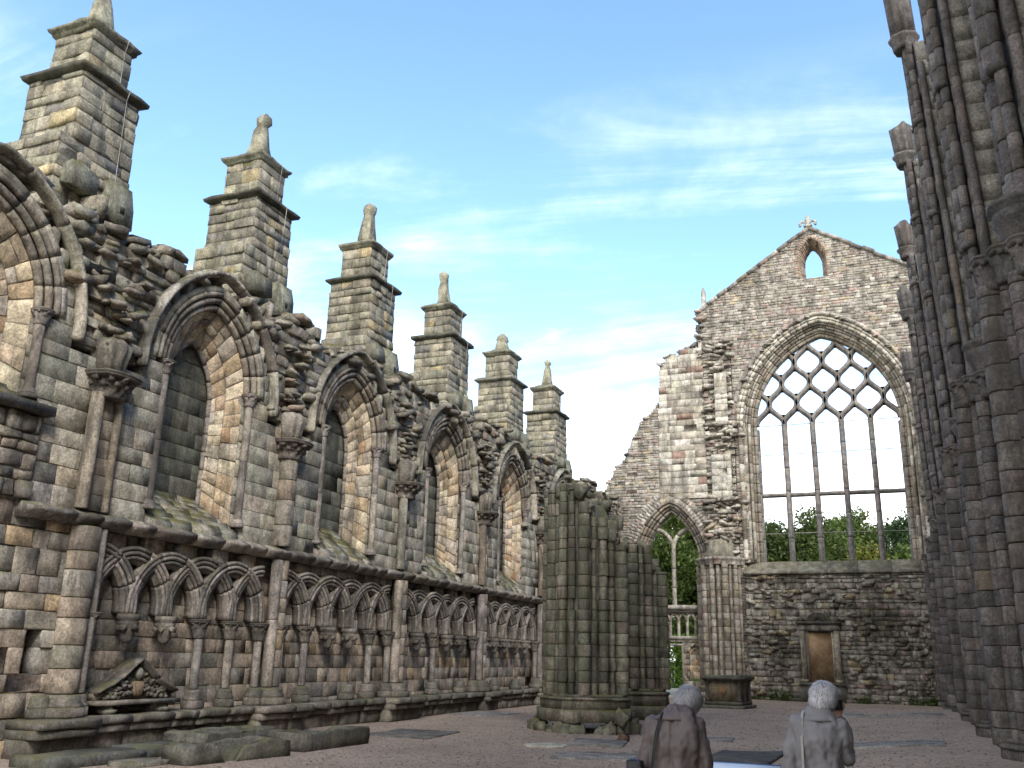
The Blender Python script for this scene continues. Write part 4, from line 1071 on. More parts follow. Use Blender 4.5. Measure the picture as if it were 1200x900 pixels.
# ================================================================== greenery
m, t, b_ = nt('leaves'); g = G(t); at = g.n('ShaderNodeAttribute', attribute_name='col')
g.l(at.outputs['Color'], b_.inputs['Base Color']); b_.inputs['Roughness'].default_value = .55
tr = g.n('ShaderNodeBsdfTranslucent'); mx = g.n('ShaderNodeMixShader'); mx.inputs[0].default_value = .3
cm = g.mix(1., at.outputs['Color'], (1.3, 1.5, .6), 'MULTIPLY'); g.l(cm, tr.inputs['Color'])
g.l(b_.outputs[0], mx.inputs[1]); g.l(tr.outputs[0], mx.inputs[2]); g.l(mx.outputs[0], t.nodes['Material Output'].inputs['Surface']); M['leaf'] = m
M['bark'] = plain('bark', (.09, .07, .05), .95, .5, 6, bump=.8)
def leaves(mb, P, size, pal, upbias=.3):
    n = len(P); A = rng.normal(0, 1, (n, 3)); A[:,2] += upbias; A /= np.linalg.norm(A, axis=1)[:, None]
    T = np.cross(A, rng.normal(0, 1, (n, 3))); T /= np.linalg.norm(T, axis=1)[:, None]; B_ = np.cross(A, T)
    s = size * rng.uniform(.6, 1.4, (n, 1))
    V = np.stack([P - T*s, P + B_*s*.5 + A*s*.15, P + T*s, P - B_*s*.5 + A*s*.15], 1)
    mb.add(V.reshape(-1, 3), [np.arange(4*n).reshape(n, 4)], np.repeat(pick(pal, n), 4, 0))
PT = {'mid': [((.058,.085,.022),4), ((.045,.068,.02),3), ((.085,.11,.032),2)], 'dark': [((.025,.05,.016),4), ((.035,.065,.02),3)],
      'light': [((.08,.115,.03),4), ((.10,.135,.037),3), ((.06,.09,.025),2)], 'yellow': [((.17,.16,.03),3), ((.12,.14,.03),3), ((.2,.15,.03),1.5), ((.08,.11,.025),2)]}
def tree(x, y, h, r, kind, label, n=9000, low=.18):
    e = empty('tree', (x, y, 0), label, 'tree', 'trees beyond the east wall')
    b = MB(); tube(b, [(x, y, -.1), (x + .1, y, h*.25), (x - .05, y + .1, h*.55), (x, y, h*.8)], [.32, .26, .18, .06], (.1, .08, .06), 9)
    cs = []
    for k in range(60):
        u = rng.uniform(-1, 1); a = rng.uniform(0, 2*PI); q = math.sqrt(1-u*u); f = rng.uniform(.5, 1) ** .5
        zc = h*(low + 1)/2 + u*h*(1-low)/2*.86*f
        wd = r * (1 - .35*max(0, u)) * f * .85
        cs.append((x + wd*q*math.cos(a), y + wd*q*math.sin(a), zc, rng.uniform(.6, 1.2) * r * .42))
    for c in cs[:14]: tube(b, [(x, y, c[2]*.62), ((x + c[0])/2, (y + c[1])/2, c[2]*.8), c[:3]], [.1, .06, .02], (.1, .08, .06), 6)
    b.build('trunk', M['bark'], e)
    b = MB(); per = int(n*1.7) // len(cs)
    for c in cs:
        P = rng.normal(0, 1, (per, 3)); P /= np.linalg.norm(P, axis=1)[:, None]; P *= (rng.uniform(.25, 1, (per, 1)) ** .5)
        P = P * np.array([1, 1, .75]) * c[3] * (1 + .25*rng.normal(0, 1, (per, 1)).clip(-1, 1.6)) + np.array(c[:3])
        k = rng.uniform(.78, 1.25); leaves(b, P, .15, [(tuple(np.array(p[0])*k), p[1]) for p in PT[kind]])
    b.build('crown', M['leaf'], e)
for T_ in [(-8.9, 73, 12.9, 3.6, 'mid', 'round mid green tree in the leftmost light of the great window', 13000),
           (-5.6, 72, 13.1, 3.4, 'mid', 'bushy green tree behind the second light of the great window', 13000),
           (-3.3, 79, 14.9, 3.6, 'light', 'bright green tree rising behind the middle light of the great window', 9000),
           (-1.3, 68, 10.2, 2.4, 'yellow', 'yellowing low tree behind the fourth light of the great window', 7000),
           (-.6, 84, 14.6, 3.2, 'mid', 'green tree behind the yellowing tree, seen through the great window', 7000),
           (1.7, 77, 14.6, 2.9, 'dark', 'tall dark green tree behind the rightmost light of the great window', 13000),
           (1.6, 67, 9.9, 2.4, 'light', 'pale green bushy tree in front of the tall dark tree, behind the great window', 7000),
           (-7.2, 86, 14.3, 4.2, 'mid', 'broad green tree far back between the first two lights of the great window', 9000),
           (-3.6, 90, 15.6, 4.2, 'mid', 'broad green tree far back behind the middle mullions of the great window', 9000),
           (5.5, 80, 14, 3.6, 'mid', 'green tree partly hidden behind the nave wall', 6000),
           (-14.4, 66, 14.5, 3.2, 'light', 'light green tree filling the aisle end arch', 11000),
           (-11.8, 68, 14.5, 3.0, 'dark', 'dark green tree on the right side of the aisle end arch', 10000),
           (-18.2, 70, 15, 3.8, 'mid', 'green tree on the left side of the aisle end arch', 7000),
           (-14.5, 78, 16, 4.5, 'dark', 'dark tree at the back, behind the light green tree in the aisle end arch', 8000)]:
    tree(*T_[:6], n=T_[6], low=.08)
b = MB(); P = np.stack([rng.uniform(-18, -8, 16000), 63.5 + rng.normal(0, .5, 16000), 3.4*rng.random(16000)**.9], 1); leaves(b, P, .09, [((.09,.17,.025),3), ((.12,.2,.03),3), ((.07,.13,.02),2)])
hd = empty('hedge', (-13, 63.5, 0), 'bright green clipped hedge seen through the doorway under the balustrade', 'hedge'); b.build('foliage', M['leaf'], hd)
b = MB(); [tube(b, [(x, 63.5, -.05), (x + .05, 63.5, 1.0), (x, 63.55, 1.8)], [.05, .04, .02], (.1, .08, .06), 6) for x in np.arange(-17.5, -8, .8)]; b.build('stem', M['bark'], hd)
WL = ['weed tuft at the foot of the clustered pier, beside the tomb chest', 'weed tuft at the wall foot, left of the wall memorial', 'taller weed tuft between the tomb chest and the wall memorial', 'weed tuft at the wall foot, just right of the wall memorial', 'wide weed tuft in the corner where the east wall meets the nave wall', 'low weed tuft left of the corner of the east wall and nave wall']
for (x, h, n), l in zip(((-6.65, .22, 60), (-5.3, .38, 90), (-5.75, .5, 110), (-1.75, .3, 80), (1.15, .45, 150), (.35, .28, 80)), WL):
    b = MB(); P = np.stack([x + rng.normal(0, .22, n), 46.95 + rng.normal(0, .08, n), np.abs(rng.normal(0, h*.5, n))], 1); leaves(b, P, .07, PT['mid'], .1)
    for q in range(7): tube(b, [(x + rng.normal(0, .06), 46.95, -.02), (x + rng.normal(0, .15), 46.93, h*rng.uniform(.6, 1.1))], [.008, .004], (.06, .09, .02), 4)
    tag(b.build('weed_tuft', M['leaf']), l, 'plant', 'weeds along the foot of the wall')

# loose pebbles kicked about on the gravel
n = 9000; X = rng.uniform(-12.5, 1.2, n); Y = 9 + 36 * rng.random(n) ** 1.6; S = rng.uniform(.008, .022, n)
oc = np.array([(1,0,0),(0,1,0),(-1,0,0),(0,-1,0),(0,0,.7),(0,0,-.5)], float)
V = (oc[None] * (1 + rng.normal(0, .2, (n, 6, 3)))) * S[:, None, None] + np.stack([X, Y, zg(X, Y) + .004], 1)[:, None]
of = np.array([[0,1,4],[1,2,4],[2,3,4],[3,0,4],[1,0,5],[2,1,5],[3,2,5],[0,3,5]])
b = MB(); b.add(V.reshape(-1, 3), [(of[None] + 6*np.arange(n)[:, None, None]).reshape(-1, 3)], np.repeat(pick([((.2,.15,.12),4), ((.12,.1,.09),3), ((.34,.3,.26),1)], n), 6, 0))
m, t, b_ = nt('pebble_stone'); g = G(t); at = g.n('ShaderNodeAttribute', attribute_name='col'); g.l(at.outputs['Color'], b_.inputs['Base Color'])
tag(b.build('loose_pebbles', m), 'small loose pebbles scattered over the courtyard gravel', 'gravel', None, 'stuff')
# ================================================================== people
from mathutils import noise as mnoise
def raw_mesh(name, V, F):
    me = bpy.data.meshes.new(name); me.from_pydata([tuple(v) for v in V], [], [tuple(f) for f in F]); me.update(); return me
class PB:
    def __init__(s): s.V = []; s.F = []
    def rings(s, R):
        R = np.asarray(R, float); n, m = R.shape[:2]; o = len(s.V); s.V += R.reshape(-1, 3).tolist()
        for i in range(n-1):
            for j in range(m): s.F.append([o+i*m+j, o+i*m+(j+1) % m, o+(i+1)*m+(j+1) % m, o+(i+1)*m+j])
        s.F.append([o+j for j in range(m)][::-1]); s.F.append([o+(n-1)*m+j for j in range(m)])
    def limb(s, P, r, n=12, sub=4, flat=1):
        P = np.asarray(P, float); r = np.asarray(r, float); k = np.arange(len(P)); t = np.linspace(0, len(P)-1, (len(P)-1)*sub + 1)
        # smooth (Catmull-Rom) centre line
        def cr(A, t):
            i = np.clip(t.astype(int), 0, len(A)-2); f = (t - i)[:, None] if A.ndim > 1 else t - i
            g = lambda j: A[np.clip(j, 0, len(A)-1)]
            p0, p1, p2, p3 = g(i-1), g(i), g(i+1), g(i+2)
            return .5*((2*p1) + (-p0+p2)*f + (2*p0-5*p1+4*p2-p3)*f*f + (-p0+3*p1-3*p2+p3)*f**3)
        Q = cr(P, t); q = cr(r, t)
        T = np.gradient(Q, axis=0); T /= np.linalg.norm(T, axis=1)[:, None] + 1e-9
        ref = np.array([0, 1., 0]) if abs(T[:,1]).mean() < .8 else np.array([1., 0, 0]); R = []
        for i in range(len(Q)):
            a = np.cross(T[i], ref); a /= np.linalg.norm(a) + 1e-9; c = np.cross(a, T[i]); th = np.linspace(0, 2*PI, n, endpoint=False)
            R.append(Q[i] + q[i]*(np.cos(th)[:, None]*a + flat*np.sin(th)[:, None]*c))
        # rounded ends
        R = [Q[0] + (R[0]-Q[0])*.5 - T[0]*q[0]*.6] + R + [Q[-1] + (R[-1]-Q[-1])*.5 + T[-1]*q[-1]*.6]
        s.rings(R)
    def narrow(s, k, z0=1.33, z1=1.4):
        for v in s.V:
            t = min(1, max(0, (z1 - v[2])/(z1 - z0))); v[0] *= 1 + (k - 1)*t
    def ell(s, c, r, rot=None, n=14):
        R = []
        for ph in np.linspace(-PI/2 + .12, PI/2 - .12, n):
            th = np.linspace(0, 2*PI, 18, endpoint=False)
            p = np.stack([r[0]*math.cos(ph)*np.cos(th), r[1]*math.cos(ph)*np.sin(th), np.full(18, r[2]*math.sin(ph))], 1)
            if rot is not None: p = p @ np.array(rot).T
            R.append(p + np.array(c))
        s.rings(R)
    def mesh(s, name, voxel, smooth=4, disp=None):
        me = raw_mesh(name, s.V, s.F); o = bpy.data.objects.new(name, me); C.objects.link(o)
        md = o.modifiers.new('r', 'REMESH'); md.mode = 'VOXEL'; md.voxel_size = voxel
        if smooth: sm = o.modifiers.new('s', 'SMOOTH'); sm.iterations = smooth; sm.factor = .5
        bpy.context.view_layer.update(); dg = bpy.context.evaluated_depsgraph_get()
        me2 = bpy.data.meshes.new_from_object(o.evaluated_get(dg)); bpy.data.objects.remove(o); bpy.data.meshes.remove(me)
        if disp:
            n = len(me2.vertices); co = np.zeros(n*3); me2.vertices.foreach_get('co', co); co = co.reshape(-1, 3); no = np.array([v.normal for v in me2.vertices])
            d = np.array([disp(p) for p in co]); me2.vertices.foreach_set('co', (co + no*d[:, None]).ravel()); me2.update()
        me2.polygons.foreach_set('use_smooth', np.ones(len(me2.polygons), bool)); me2.name = name
        return me2
def put(name, me, mat, parent=None, loc=None, rz=0):
    me.materials.clear(); me.materials.append(mat)
    o = bpy.data.objects.new(name, me); C.objects.link(o)
    if parent is not None: o.parent = parent
    else: o.location = loc; o.rotation_euler = (0, 0, rz)
    return o
def rotm(rx, ry, rz): return np.array((Matrix.Rotation(rz, 3, 'Z') @ Matrix.Rotation(ry, 3, 'Y') @ Matrix.Rotation(rx, 3, 'X')))
M['skin'] = plain('skin', (.42, .25, .19), .55, .15, 30)
M['hair'] = plain('grey_hair', (.17, .168, .175), .6, .6, 55, bump=.9, col2=(.05, .048, .052))
M['hair2'] = plain('silver_hair', (.25, .245, .25), .6, .6, 60, bump=.9, col2=(.075, .07, .075))
M['coat'] = plain('brown_raincoat', (.09, .073, .07), .6, .18, 6, bump=.06)
M['blazer'] = plain('pale_grey_jacket', (.155, .15, .155), .8, .16, 6, bump=.08)
M['trouser'] = plain('dark_trousers', (.05, .05, .06), .85, .2, 20)
M['leather'] = plain('black_leather', (.012, .012, .014), .45, .3, 30)
M['strap2'] = plain('pale_strap', (.26, .24, .23), .7, .2, 40)
def hand(pb, w, d, side, palm_n, curl=.9):
    """palm, four unequal fingers and a thumb; w wrist, d direction of the fingers, palm_n the way the palm faces"""
    w = np.array(w, float); d = np.array(d, float); d /= np.linalg.norm(d); pn = np.array(palm_n, float); pn -= d*np.dot(pn, d); pn /= np.linalg.norm(pn); s = np.cross(d, pn)*side
    pb.limb([w, w + d*.03, w + d*.085], [.026, .034, .034], 12, 4, .55)
    for k, L in enumerate((.068, .078, .072, .055)):
        o = w + d*.082 + s*(.027 - .018*k); p = [o]; a = .25
        for q, f in enumerate((.42, .33, .25)):
            a += curl*.62; p.append(p[-1] + (d*math.cos(a) + pn*math.sin(a))*L*f)
        pb.limb([o - d*.03] + p, [.0095, .0098, .0092, .0085, .007], 8, 3)
    o = w + d*.025 + s*.026
    pb.limb([o, o + s*.02 + d*.022 + pn*.01, o + s*.026 + d*.05 + pn*.028, o + s*.018 + d*.068 + pn*.042], [.014, .0125, .011, .008], 8, 3)
def head(pb, c, R, s=1.0):
    f = lambda p: np.array(c) + R @ (np.array(p)*s)
    pb.ell(f((0, -.012, .03)), np.array((.077, .096, .098))*s, R); pb.ell(f((0, .03, -.045)), np.array((.058, .062, .072))*s, R); pb.ell(f((0, .055, -.092)), np.array((.03, .025, .022))*s, R)
    pb.limb([f((0, .078, .02)), f((0, .1, -.018)), f((0, .092, -.034))], np.array([.01, .016, .013])*s, 8, 3)
    for k in (-1, 1):
        pb.ell(f((k*.033, .078, .028)), np.array((.022, .012, .008))*s, R); pb.ell(f((k*.034, .07, -.022)), np.array((.024, .02, .02))*s, R)
        pb.ell(f((k*.08, -.008, -.005)), np.array((.011, .02, .034))*s, R)
    pb.ell(f((0, .083, -.06)), np.array((.024, .01, .006))*s, R); pb.ell(f((0, .081, -.071)), np.array((.02, .01, .007))*s, R)
    return f
def hairshell(c, R, name, s=1.0, seed=0, low=-.06):
    pb = PB(); f = lambda p: np.array(c) + R @ (np.array(p)*s)
    pb.ell(f((0, -.022, .036)), np.array((.086, .1, .1))*s, R); pb.ell(f((0, -.055, -.005)), np.array((.074, .062, .075))*s, R); pb.ell(f((0, .03, .09)), np.array((.066, .06, .042))*s, R)
    def disp(p): 
        v = Vector(p)*1.0; return .004*mnoise.noise(Vector((v.x*24, v.y*24, v.z*14 + seed)))
    return pb.mesh(name, .006, 2, disp)
def ring_s(z, cx, cy, hw, hd, n=28, e=2.4):
    th = np.linspace(0, 2*PI, n, endpoint=False); c_, s_ = np.cos(th), np.sin(th)
    return np.stack([cx + hw*np.sign(c_)*np.abs(c_)**(2/e), cy + hd*np.sign(s_)*np.abs(s_)**(2/e), np.full(n, z)], 1)
def folds(seed, amp, vert=3., pleat=0):
    def d(p):
        v = Vector((p[0]*16, p[1]*10, p[2]*vert + seed)); w = Vector((p[0]*7 + 9, p[1]*7, p[2]*11 + seed*2))
        q = p[0]*5 + p[2]*4; a1 = 1 - abs(mnoise.noise(Vector((p[0]*9, p[1]*6, p[2]*vert*.7 + seed)))) * 2.4
        r = amp*(mnoise.noise(v) + .9*a1*(.5 + mnoise.noise(Vector((q, p[1]*3, seed)))) + .6*mnoise.noise(w) + .3*mnoise.noise(Vector((p[0]*34, p[1]*30, p[2]*26))))
        if pleat and p[1] < 0 and abs(p[0]) < .03: r -= pleat*max(0, 1 - abs(p[0])/.018)
        return r
    return d
def lowbody(pb):
    for k in (-1, 1):
        pb.limb([(k*.085, 0, .82), (k*.095, .01, .46), (k*.1, -.02, .1), (k*.1, -.02, .06)], [.085, .06, .042, .04], 12, 5)
        pb.limb([(k*.1, -.05, .04), (k*.105, .04, .04), (k*.11, .15, .03)], [.034, .038, .026], 10, 4)
def trousers_shoes(par):
    pb = PB(); 
    for k in (-1, 1): pb.limb([(k*.08, 0, .86), (k*.095, .01, .46), (k*.1, -.02, .1)], [.105, .088, .075], 14, 6)
    put('trousers', pb.mesh('trousers', .012, 3, folds(5, .007)), M['trouser'], par)
    for k in (-1, 1):
        pb = PB(); pb.limb([(k*.1, -.06, .05), (k*.105, .05, .048), (k*.112, .17, .035)], [.046, .05, .036], 12, 4); pb.rings([ring_s(z, k*.105, .05, .05, .135, 20) for z in (.003, .03)])
        put('shoe', pb.mesh('shoe', .008, 2), M['leather'], par)

m, t, b_ = nt('hair_strand'); g = G(t); at = g.n('ShaderNodeAttribute', attribute_name='col'); g.l(at.outputs['Color'], b_.inputs['Base Color']); b_.inputs['Roughness'].default_value = .5; M['strand'] = m
def hair_on(o, hc, who, seed, bright=1.0):
    """thousands of short locks combed over the hair mass, kept in the same object"""
    r = np.random.default_rng(seed); me = o.data; nv = len(me.vertices); co = np.zeros(nv*3); me.vertices.foreach_get('co', co); co = co.reshape(-1, 3); no = np.array([v.normal for v in me.vertices])
    k = r.choice(nv, 9000, True); P = co[k]; N = no[k]; D = np.stack([r.normal(0, .35, len(k)), r.normal(-.2, .4, len(k)), np.full(len(k), -1.)], 1)
    crown = (P[:, 2] > hc[2] + .06)[:, None]; rad = P - np.array([hc[0], hc[1] - .03, hc[2] + .1]); rad[:, 2] = -.02
    D = np.where(crown, rad/np.linalg.norm(rad, axis=1)[:, None] + r.normal(0, .35, D.shape), D); D -= N*np.sum(D*N, 1)[:, None]; D /= np.linalg.norm(D, axis=1)[:, None] + 1e-9
    S_ = np.cross(D, N); L = r.uniform(.022, .055, (len(k), 1)); w = .0009
    a, b1, c1 = P + N*.002, P + D*L*.5 + N*(.006 + .003*r.random((len(k), 1))), P + D*L + N*(.002 + .006*r.random((len(k), 1)))
    V = np.stack([a - S_*w, a + S_*w, b1 + S_*w, b1 - S_*w, c1], 1).reshape(-1, 3); i = 5*np.arange(len(k))[:, None]
    col = np.repeat(np.array([.29, .285, .295]) * bright * r.uniform(.35, 1.5, (len(k), 1)), 5, 0)
    mb = MB(); off = np.array(who.location); mb.add(V + off, [i + np.array([[0, 1, 2, 3]]), i + np.array([[3, 2, 4]])], col)
    mb.build('hair_lock', M['strand'], o)
# ---- bowed man in a brown raincoat
PX, PY = -1.52, 6.8
R1 = rotm(-.72, .0, -.22) @ rotm(0, .16, 0)
pb = PB(); lowbody(pb); HC = (.062, .135, 1.392)
pb.rings([ring_s(z, cx, cy, w, d) for z, cx, cy, w, d in ((.78, 0, 0, .15, .1), (.95, 0, 0, .16, .11), (1.1, 0, .0, .16, .115), (1.22, 0, .015, .17, .11), (1.3, .0, .035, .14, .085), (1.34, .01, .06, .07, .06))])
pb.limb([(.01, .05, 1.3), (.035, .09, 1.34), HC], [.058, .052, .05], 12, 4); head(pb, HC, R1, .98)
pb.limb([(-.17, .03, 1.27), (-.235, -.01, 1.02), (-.2, .13, .84)], [.05, .04, .028], 10, 5); hand(pb, (-.2, .135, .835), (.15, .5, -.8), 1, (1, 0, .1))
pb.limb([(.17, .03, 1.27), (.23, .0, 1.02), (.21, .1, .8)], [.05, .04, .028], 10, 5); hand(pb, (.21, .105, .795), (-.05, .35, -.9), -1, (-1, 0, .1))
pb.narrow(.8); man = put('person', pb.mesh('person', .0065, 2), M['skin'], None, (PX, PY, 0))
tag(man, 'bowed grey haired person in a brown raincoat, black bag strap over the shoulder', 'person')
pb = PB()
pb.rings([ring_s(z, cx, cy, w, d) for z, cx, cy, w, d in ((.5, 0, .0, .255, .19), (.66, 0, 0, .245, .185), (.85, 0, 0, .232, .172), (1.0, 0, 0, .222, .162), (1.14, 0, .005, .222, .155), (1.24, 0, .012, .218, .142), (1.295, 0, .025, .196, .125), (1.335, .003, .042, .14, .105), (1.362, .012, .062, .095, .09), (1.385, .02, .075, .078, .08))])
pb.limb([(-.185, .025, 1.262), (-.242, -.01, 1.13), (-.272, -.03, 1.0), (-.25, .05, .9), (-.215, .11, .84)], [.075, .074, .068, .062, .058], 16, 5)
pb.limb([(.185, .025, 1.262), (.228, .0, 1.13), (.252, -.005, 1.0), (.238, .05, .88), (.215, .09, .815)], [.075, .072, .066, .06, .056], 16, 5)
pb.narrow(.8); put('raincoat', pb.mesh('raincoat', .0105, 3, folds(1, .03, 2.2, .018)), M['coat'], man)
hair_on(put('hair', hairshell(HC, R1, 'hair', .98, 1), M['hair'], man), HC, man, 3)
def collar(par, rows, mat):
    pb = PB(); R = [ring_s(z, cx, cy, w, d, 32, 2.1) for z, cx, cy, w, d in rows]; R += [r - (r - r.mean(0))*.1 for r in R[::-1]]
    pb.rings(R); me = raw_mesh('collar', pb.V, pb.F); me.polygons.foreach_set('use_smooth', np.ones(len(me.polygons), bool)); put('collar', me, mat, par)
collar(man, ((1.303, .0, .026, .155, .137), (1.33, .004, .036, .128, .118), (1.372, .014, .06, .088, .084), (1.402, .026, .078, .074, .076)), M['coat'])
trousers_shoes(man)
sb = empty('shoulder_bag', (PX - .24, PY - .06, .8), 'black shoulder bag hanging on a strap at the hip of the person in the raincoat', 'bag')
b = MB(); o3 = np.array([PX, PY, 0.])
R = []
for z, k in ((.72, .9), (.74, 1), (.92, 1.03), (.99, .98), (1.02, .85)):
    P = ring_rect(-.25, -.05, .05*k, .12*k, z, 5, .003); R.append(P + o3)
rings_mesh(b, np.array(R), (.012, .012, .014)); b.build('bag_body', M['leather'], sb, True)
b = MB(); R = []
for z, k in ((.86, 1), (.88, 1.02), (1.025, 1.02), (1.035, .9)):
    R.append(ring_rect(-.26, -.05, .053*k, .123*k, z, 5, .002) + o3)
rings_mesh(b, np.array(R), (.02, .02, .022)); b.build('flap', M['leather'], sb, True)
def strap(path, w, col, mat, par, name='strap'):
    P, _ = resample(np.array(path, float), 40); T = np.gradient(P, axis=0); T /= np.linalg.norm(T, axis=1)[:, None]
    out = P - np.array([0, .03, 0]); out[:,2] = 0; nrm = np.stack([P[:,0]*.6, P[:,1] - .02, 0*P[:,0]], 1); nrm[:,2] = np.where(P[:,2] > 1.3, (P[:,2]-1.3)*3, 0); nrm /= np.linalg.norm(nrm, axis=1)[:, None]
    S_ = np.cross(T, nrm); S_ /= np.linalg.norm(S_, axis=1)[:, None]
    R = np.stack([P + S_*w/2 , P + S_*w/2 + nrm*.006, P - S_*w/2 + nrm*.006, P - S_*w/2], 1)
    bb = MB(); R[..., 0] *= .82; rings_mesh(bb, R, col); return bb, R
bb, R = strap([(-.1, .12, 1.325), (-.098, .04, 1.362), (-.1, -.035, 1.345), (-.108, -.088, 1.3), (-.122, -.122, 1.24), (-.14, -.148, 1.12), (-.16, -.16, 1.0), (-.22, -.17, .96), (-.29, -.16, 1.0)], .026, (.012,)*3, M['leather'], sb)
for i in range(len(bb.V)): bb.V[i] = bb.V[i] + np.array([PX, PY - .008, 0])
bb.build('strap', M['leather'], sb)

# ---- person in a pale jacket holding a camera to the face
QX, QY = -.565, 6.8
R2 = rotm(-.42, .0, -.55)
pb = PB(); lowbody(pb); HC2 = (.048, .085, 1.45)
pb.rings([ring_s(z, cx, cy, w, d) for z, cx, cy, w, d in ((.78, 0, 0, .15, .1), (.95, 0, 0, .14, .1), (1.1, 0, .0, .145, .105), (1.24, 0, .01, .16, .1), (1.33, .0, .03, .12, .075), (1.37, .01, .05, .06, .055))])
pb.limb([(.01, .04, 1.33), (.03, .06, 1.38), HC2], [.055, .05, .05], 12, 4); head(pb, HC2, R2, .94)
pb.limb([(-.16, .02, 1.3), (-.225, -.02, 1.08), (-.25, .05, .9)], [.046, .038, .026], 10, 5); hand(pb, (-.25, .055, .895), (-.05, .25, -.95), 1, (1, 0, .1))
pb.limb([(.16, .02, 1.3), (.215, .08, 1.12), (.16, .22, 1.34)], [.046, .038, .026], 10, 5); hand(pb, (.158, .222, 1.345), (-.1, .1, 1), -1, (-.75, -.6, 0), 1.0)
pb.narrow(.8, 1.38, 1.45); lady = put('person', pb.mesh('person', .0065, 2), M['skin'], None, (QX, QY, 0))
tag(lady, 'person with silver hair in a pale grey jacket, lifting a camera to the face', 'person')
pb = PB()
pb.rings([ring_s(z, cx, cy, w, d) for z, cx, cy, w, d in ((.74, 0, 0, .205, .15), (.84, 0, 0, .2, .145), (.98, 0, 0, .184, .132), (1.1, 0, 0, .18, .13), (1.22, 0, .005, .188, .13), (1.3, 0, .012, .19, .12), (1.343, 0, .022, .165, .104), (1.37, .003, .035, .115, .085), (1.393, .01, .048, .08, .072), (1.412, .014, .055, .068, .066))])
pb.limb([(-.165, .018, 1.308), (-.205, -.01, 1.2), (-.235, -.025, 1.08), (-.255, .01, .98), (-.257, .045, .91)], [.066, .063, .057, .05, .046], 16, 5)
pb.limb([(.165, .018, 1.308), (.2, .035, 1.21), (.222, .075, 1.125), (.2, .15, 1.2), (.168, .215, 1.325)], [.066, .064, .06, .053, .044], 16, 6)
pb.narrow(.8, 1.38, 1.45); put('jacket', pb.mesh('jacket', .0095, 2, folds(4, .027, 6.0)), M['blazer'], lady)
hair_on(put('hair', hairshell(HC2, R2, 'hair', .95, 6), M['hair2'], lady), HC2, lady, 4, 1.5)
collar(lady, ((1.338, .0, .018, .142, .112), (1.36, .003, .028, .122, .102), (1.4, .012, .046, .086, .084), (1.424, .02, .058, .069, .07)), M['blazer'])
trousers_shoes(lady)
bb, R = strap([(-.1, .13, 1.33), (-.1, .05, 1.398), (-.105, -.03, 1.382), (-.11, -.085, 1.33), (-.113, -.118, 1.22), (-.113, -.126, 1.1), (-.115, -.128, .95), (-.12, -.145, .84)], .024, (.25, .23, .22), M['strap2'], None)
for i in range(len(bb.V)): bb.V[i] = bb.V[i] + np.array([QX, QY - .008, 0])
tag(bb.build('strap', M['strap2']), 'pale bag strap running down the back of the person in the grey jacket', 'strap')
ca = empty('camera', (QX + .112, QY + .235, 1.43), 'small black camera held up to the face of the person in the pale jacket', 'camera')
b = MB(); c0 = np.array([QX + .1, QY + .2, 1.435]); Rz = rotm(0, 0, -.45)
def cbox(b, hx, hy, z0, z1, col, off=(0, 0, 0)): rings_mesh(b, (np.array([ring_rect(0, 0, hx*k, hy*k, z, 3, 0) for z, k in ((z0, .92), (z0+.004, 1), (z1-.004, 1), (z1, .92))]) + np.array(off)) @ Rz.T + c0, col)
cbox(b, .055, .018, -.035, .035, (.012,)*3); b.build('camera_body', M['leather'], ca)
b = MB(); th = np.linspace(0, 2*PI, 16, endpoint=False)
rings_mesh(b, np.array([np.stack([r*np.cos(th), np.full(16, y), r*np.sin(th)], 1) for r, y in ((.026, .016), (.026, .04), (.022, .044), (.015, .04))]) @ Rz.T + c0, (.015,)*3); b.build('lens', M['leather'], ca)

# ---- visitor information panel between them
m, t, b_ = nt('printed_panel'); g = G(t); tcn = g.n('ShaderNodeTexCoord'); 
br = g.n('ShaderNodeTexBrick'); br.inputs['Scale'].default_value = 9; br.inputs['Color1'].default_value = (.62, .7, .78, 1); br.inputs['Color2'].default_value = (.75, .78, .8, 1); br.inputs['Mortar'].default_value = (.7, .76, .8, 1)
g.l(tcn.outputs['Object'], br.inputs['Vector']); g.l(br.outputs[0], b_.inputs['Base Color']); b_.inputs['Roughness'].default_value = .35; M['print'] = m
M['bluetrim'] = plain('blue_panel_edge', (.05, .13, .26), .4, .1)
M['steel'] = plain('grey_steel_post', (.2, .2, .21), .4, .1, metal=.8)
ip = empty('information_panel', (-1.35, 8.0, 0), 'low angled information panel with a blue edge, between the two people', 'panel')
c0 = np.array([-1.35, 8.05, .075]); Rx = rotm(.55, 0, .0)
def pbx(b, hx, hy, z0, z1, col): rings_mesh(b, np.array([ring_rect(0, 0, hx, hy, z, 3, 0) for z in (z0, z1)]) @ Rx.T + c0 + np.array([0, -.22, .69]), col)
b = MB(); pbx(b, .4, .3, -.03, .0, (.05, .13, .26)); b.build('board', M['bluetrim'], ip)
b = MB(); pbx(b, .385, .28, .0, .004, (.6, .7, .78)); b.build('printed_face', M['print'], ip)
for s in (-1, 1):
    b = MB(); tube(b, [(-1.35 + s*.3, 7.86, -.05), (-1.35 + s*.3, 7.86, .74)], .03, (.2, .2, .2), 12); b.build('post', M['steel'], ip)

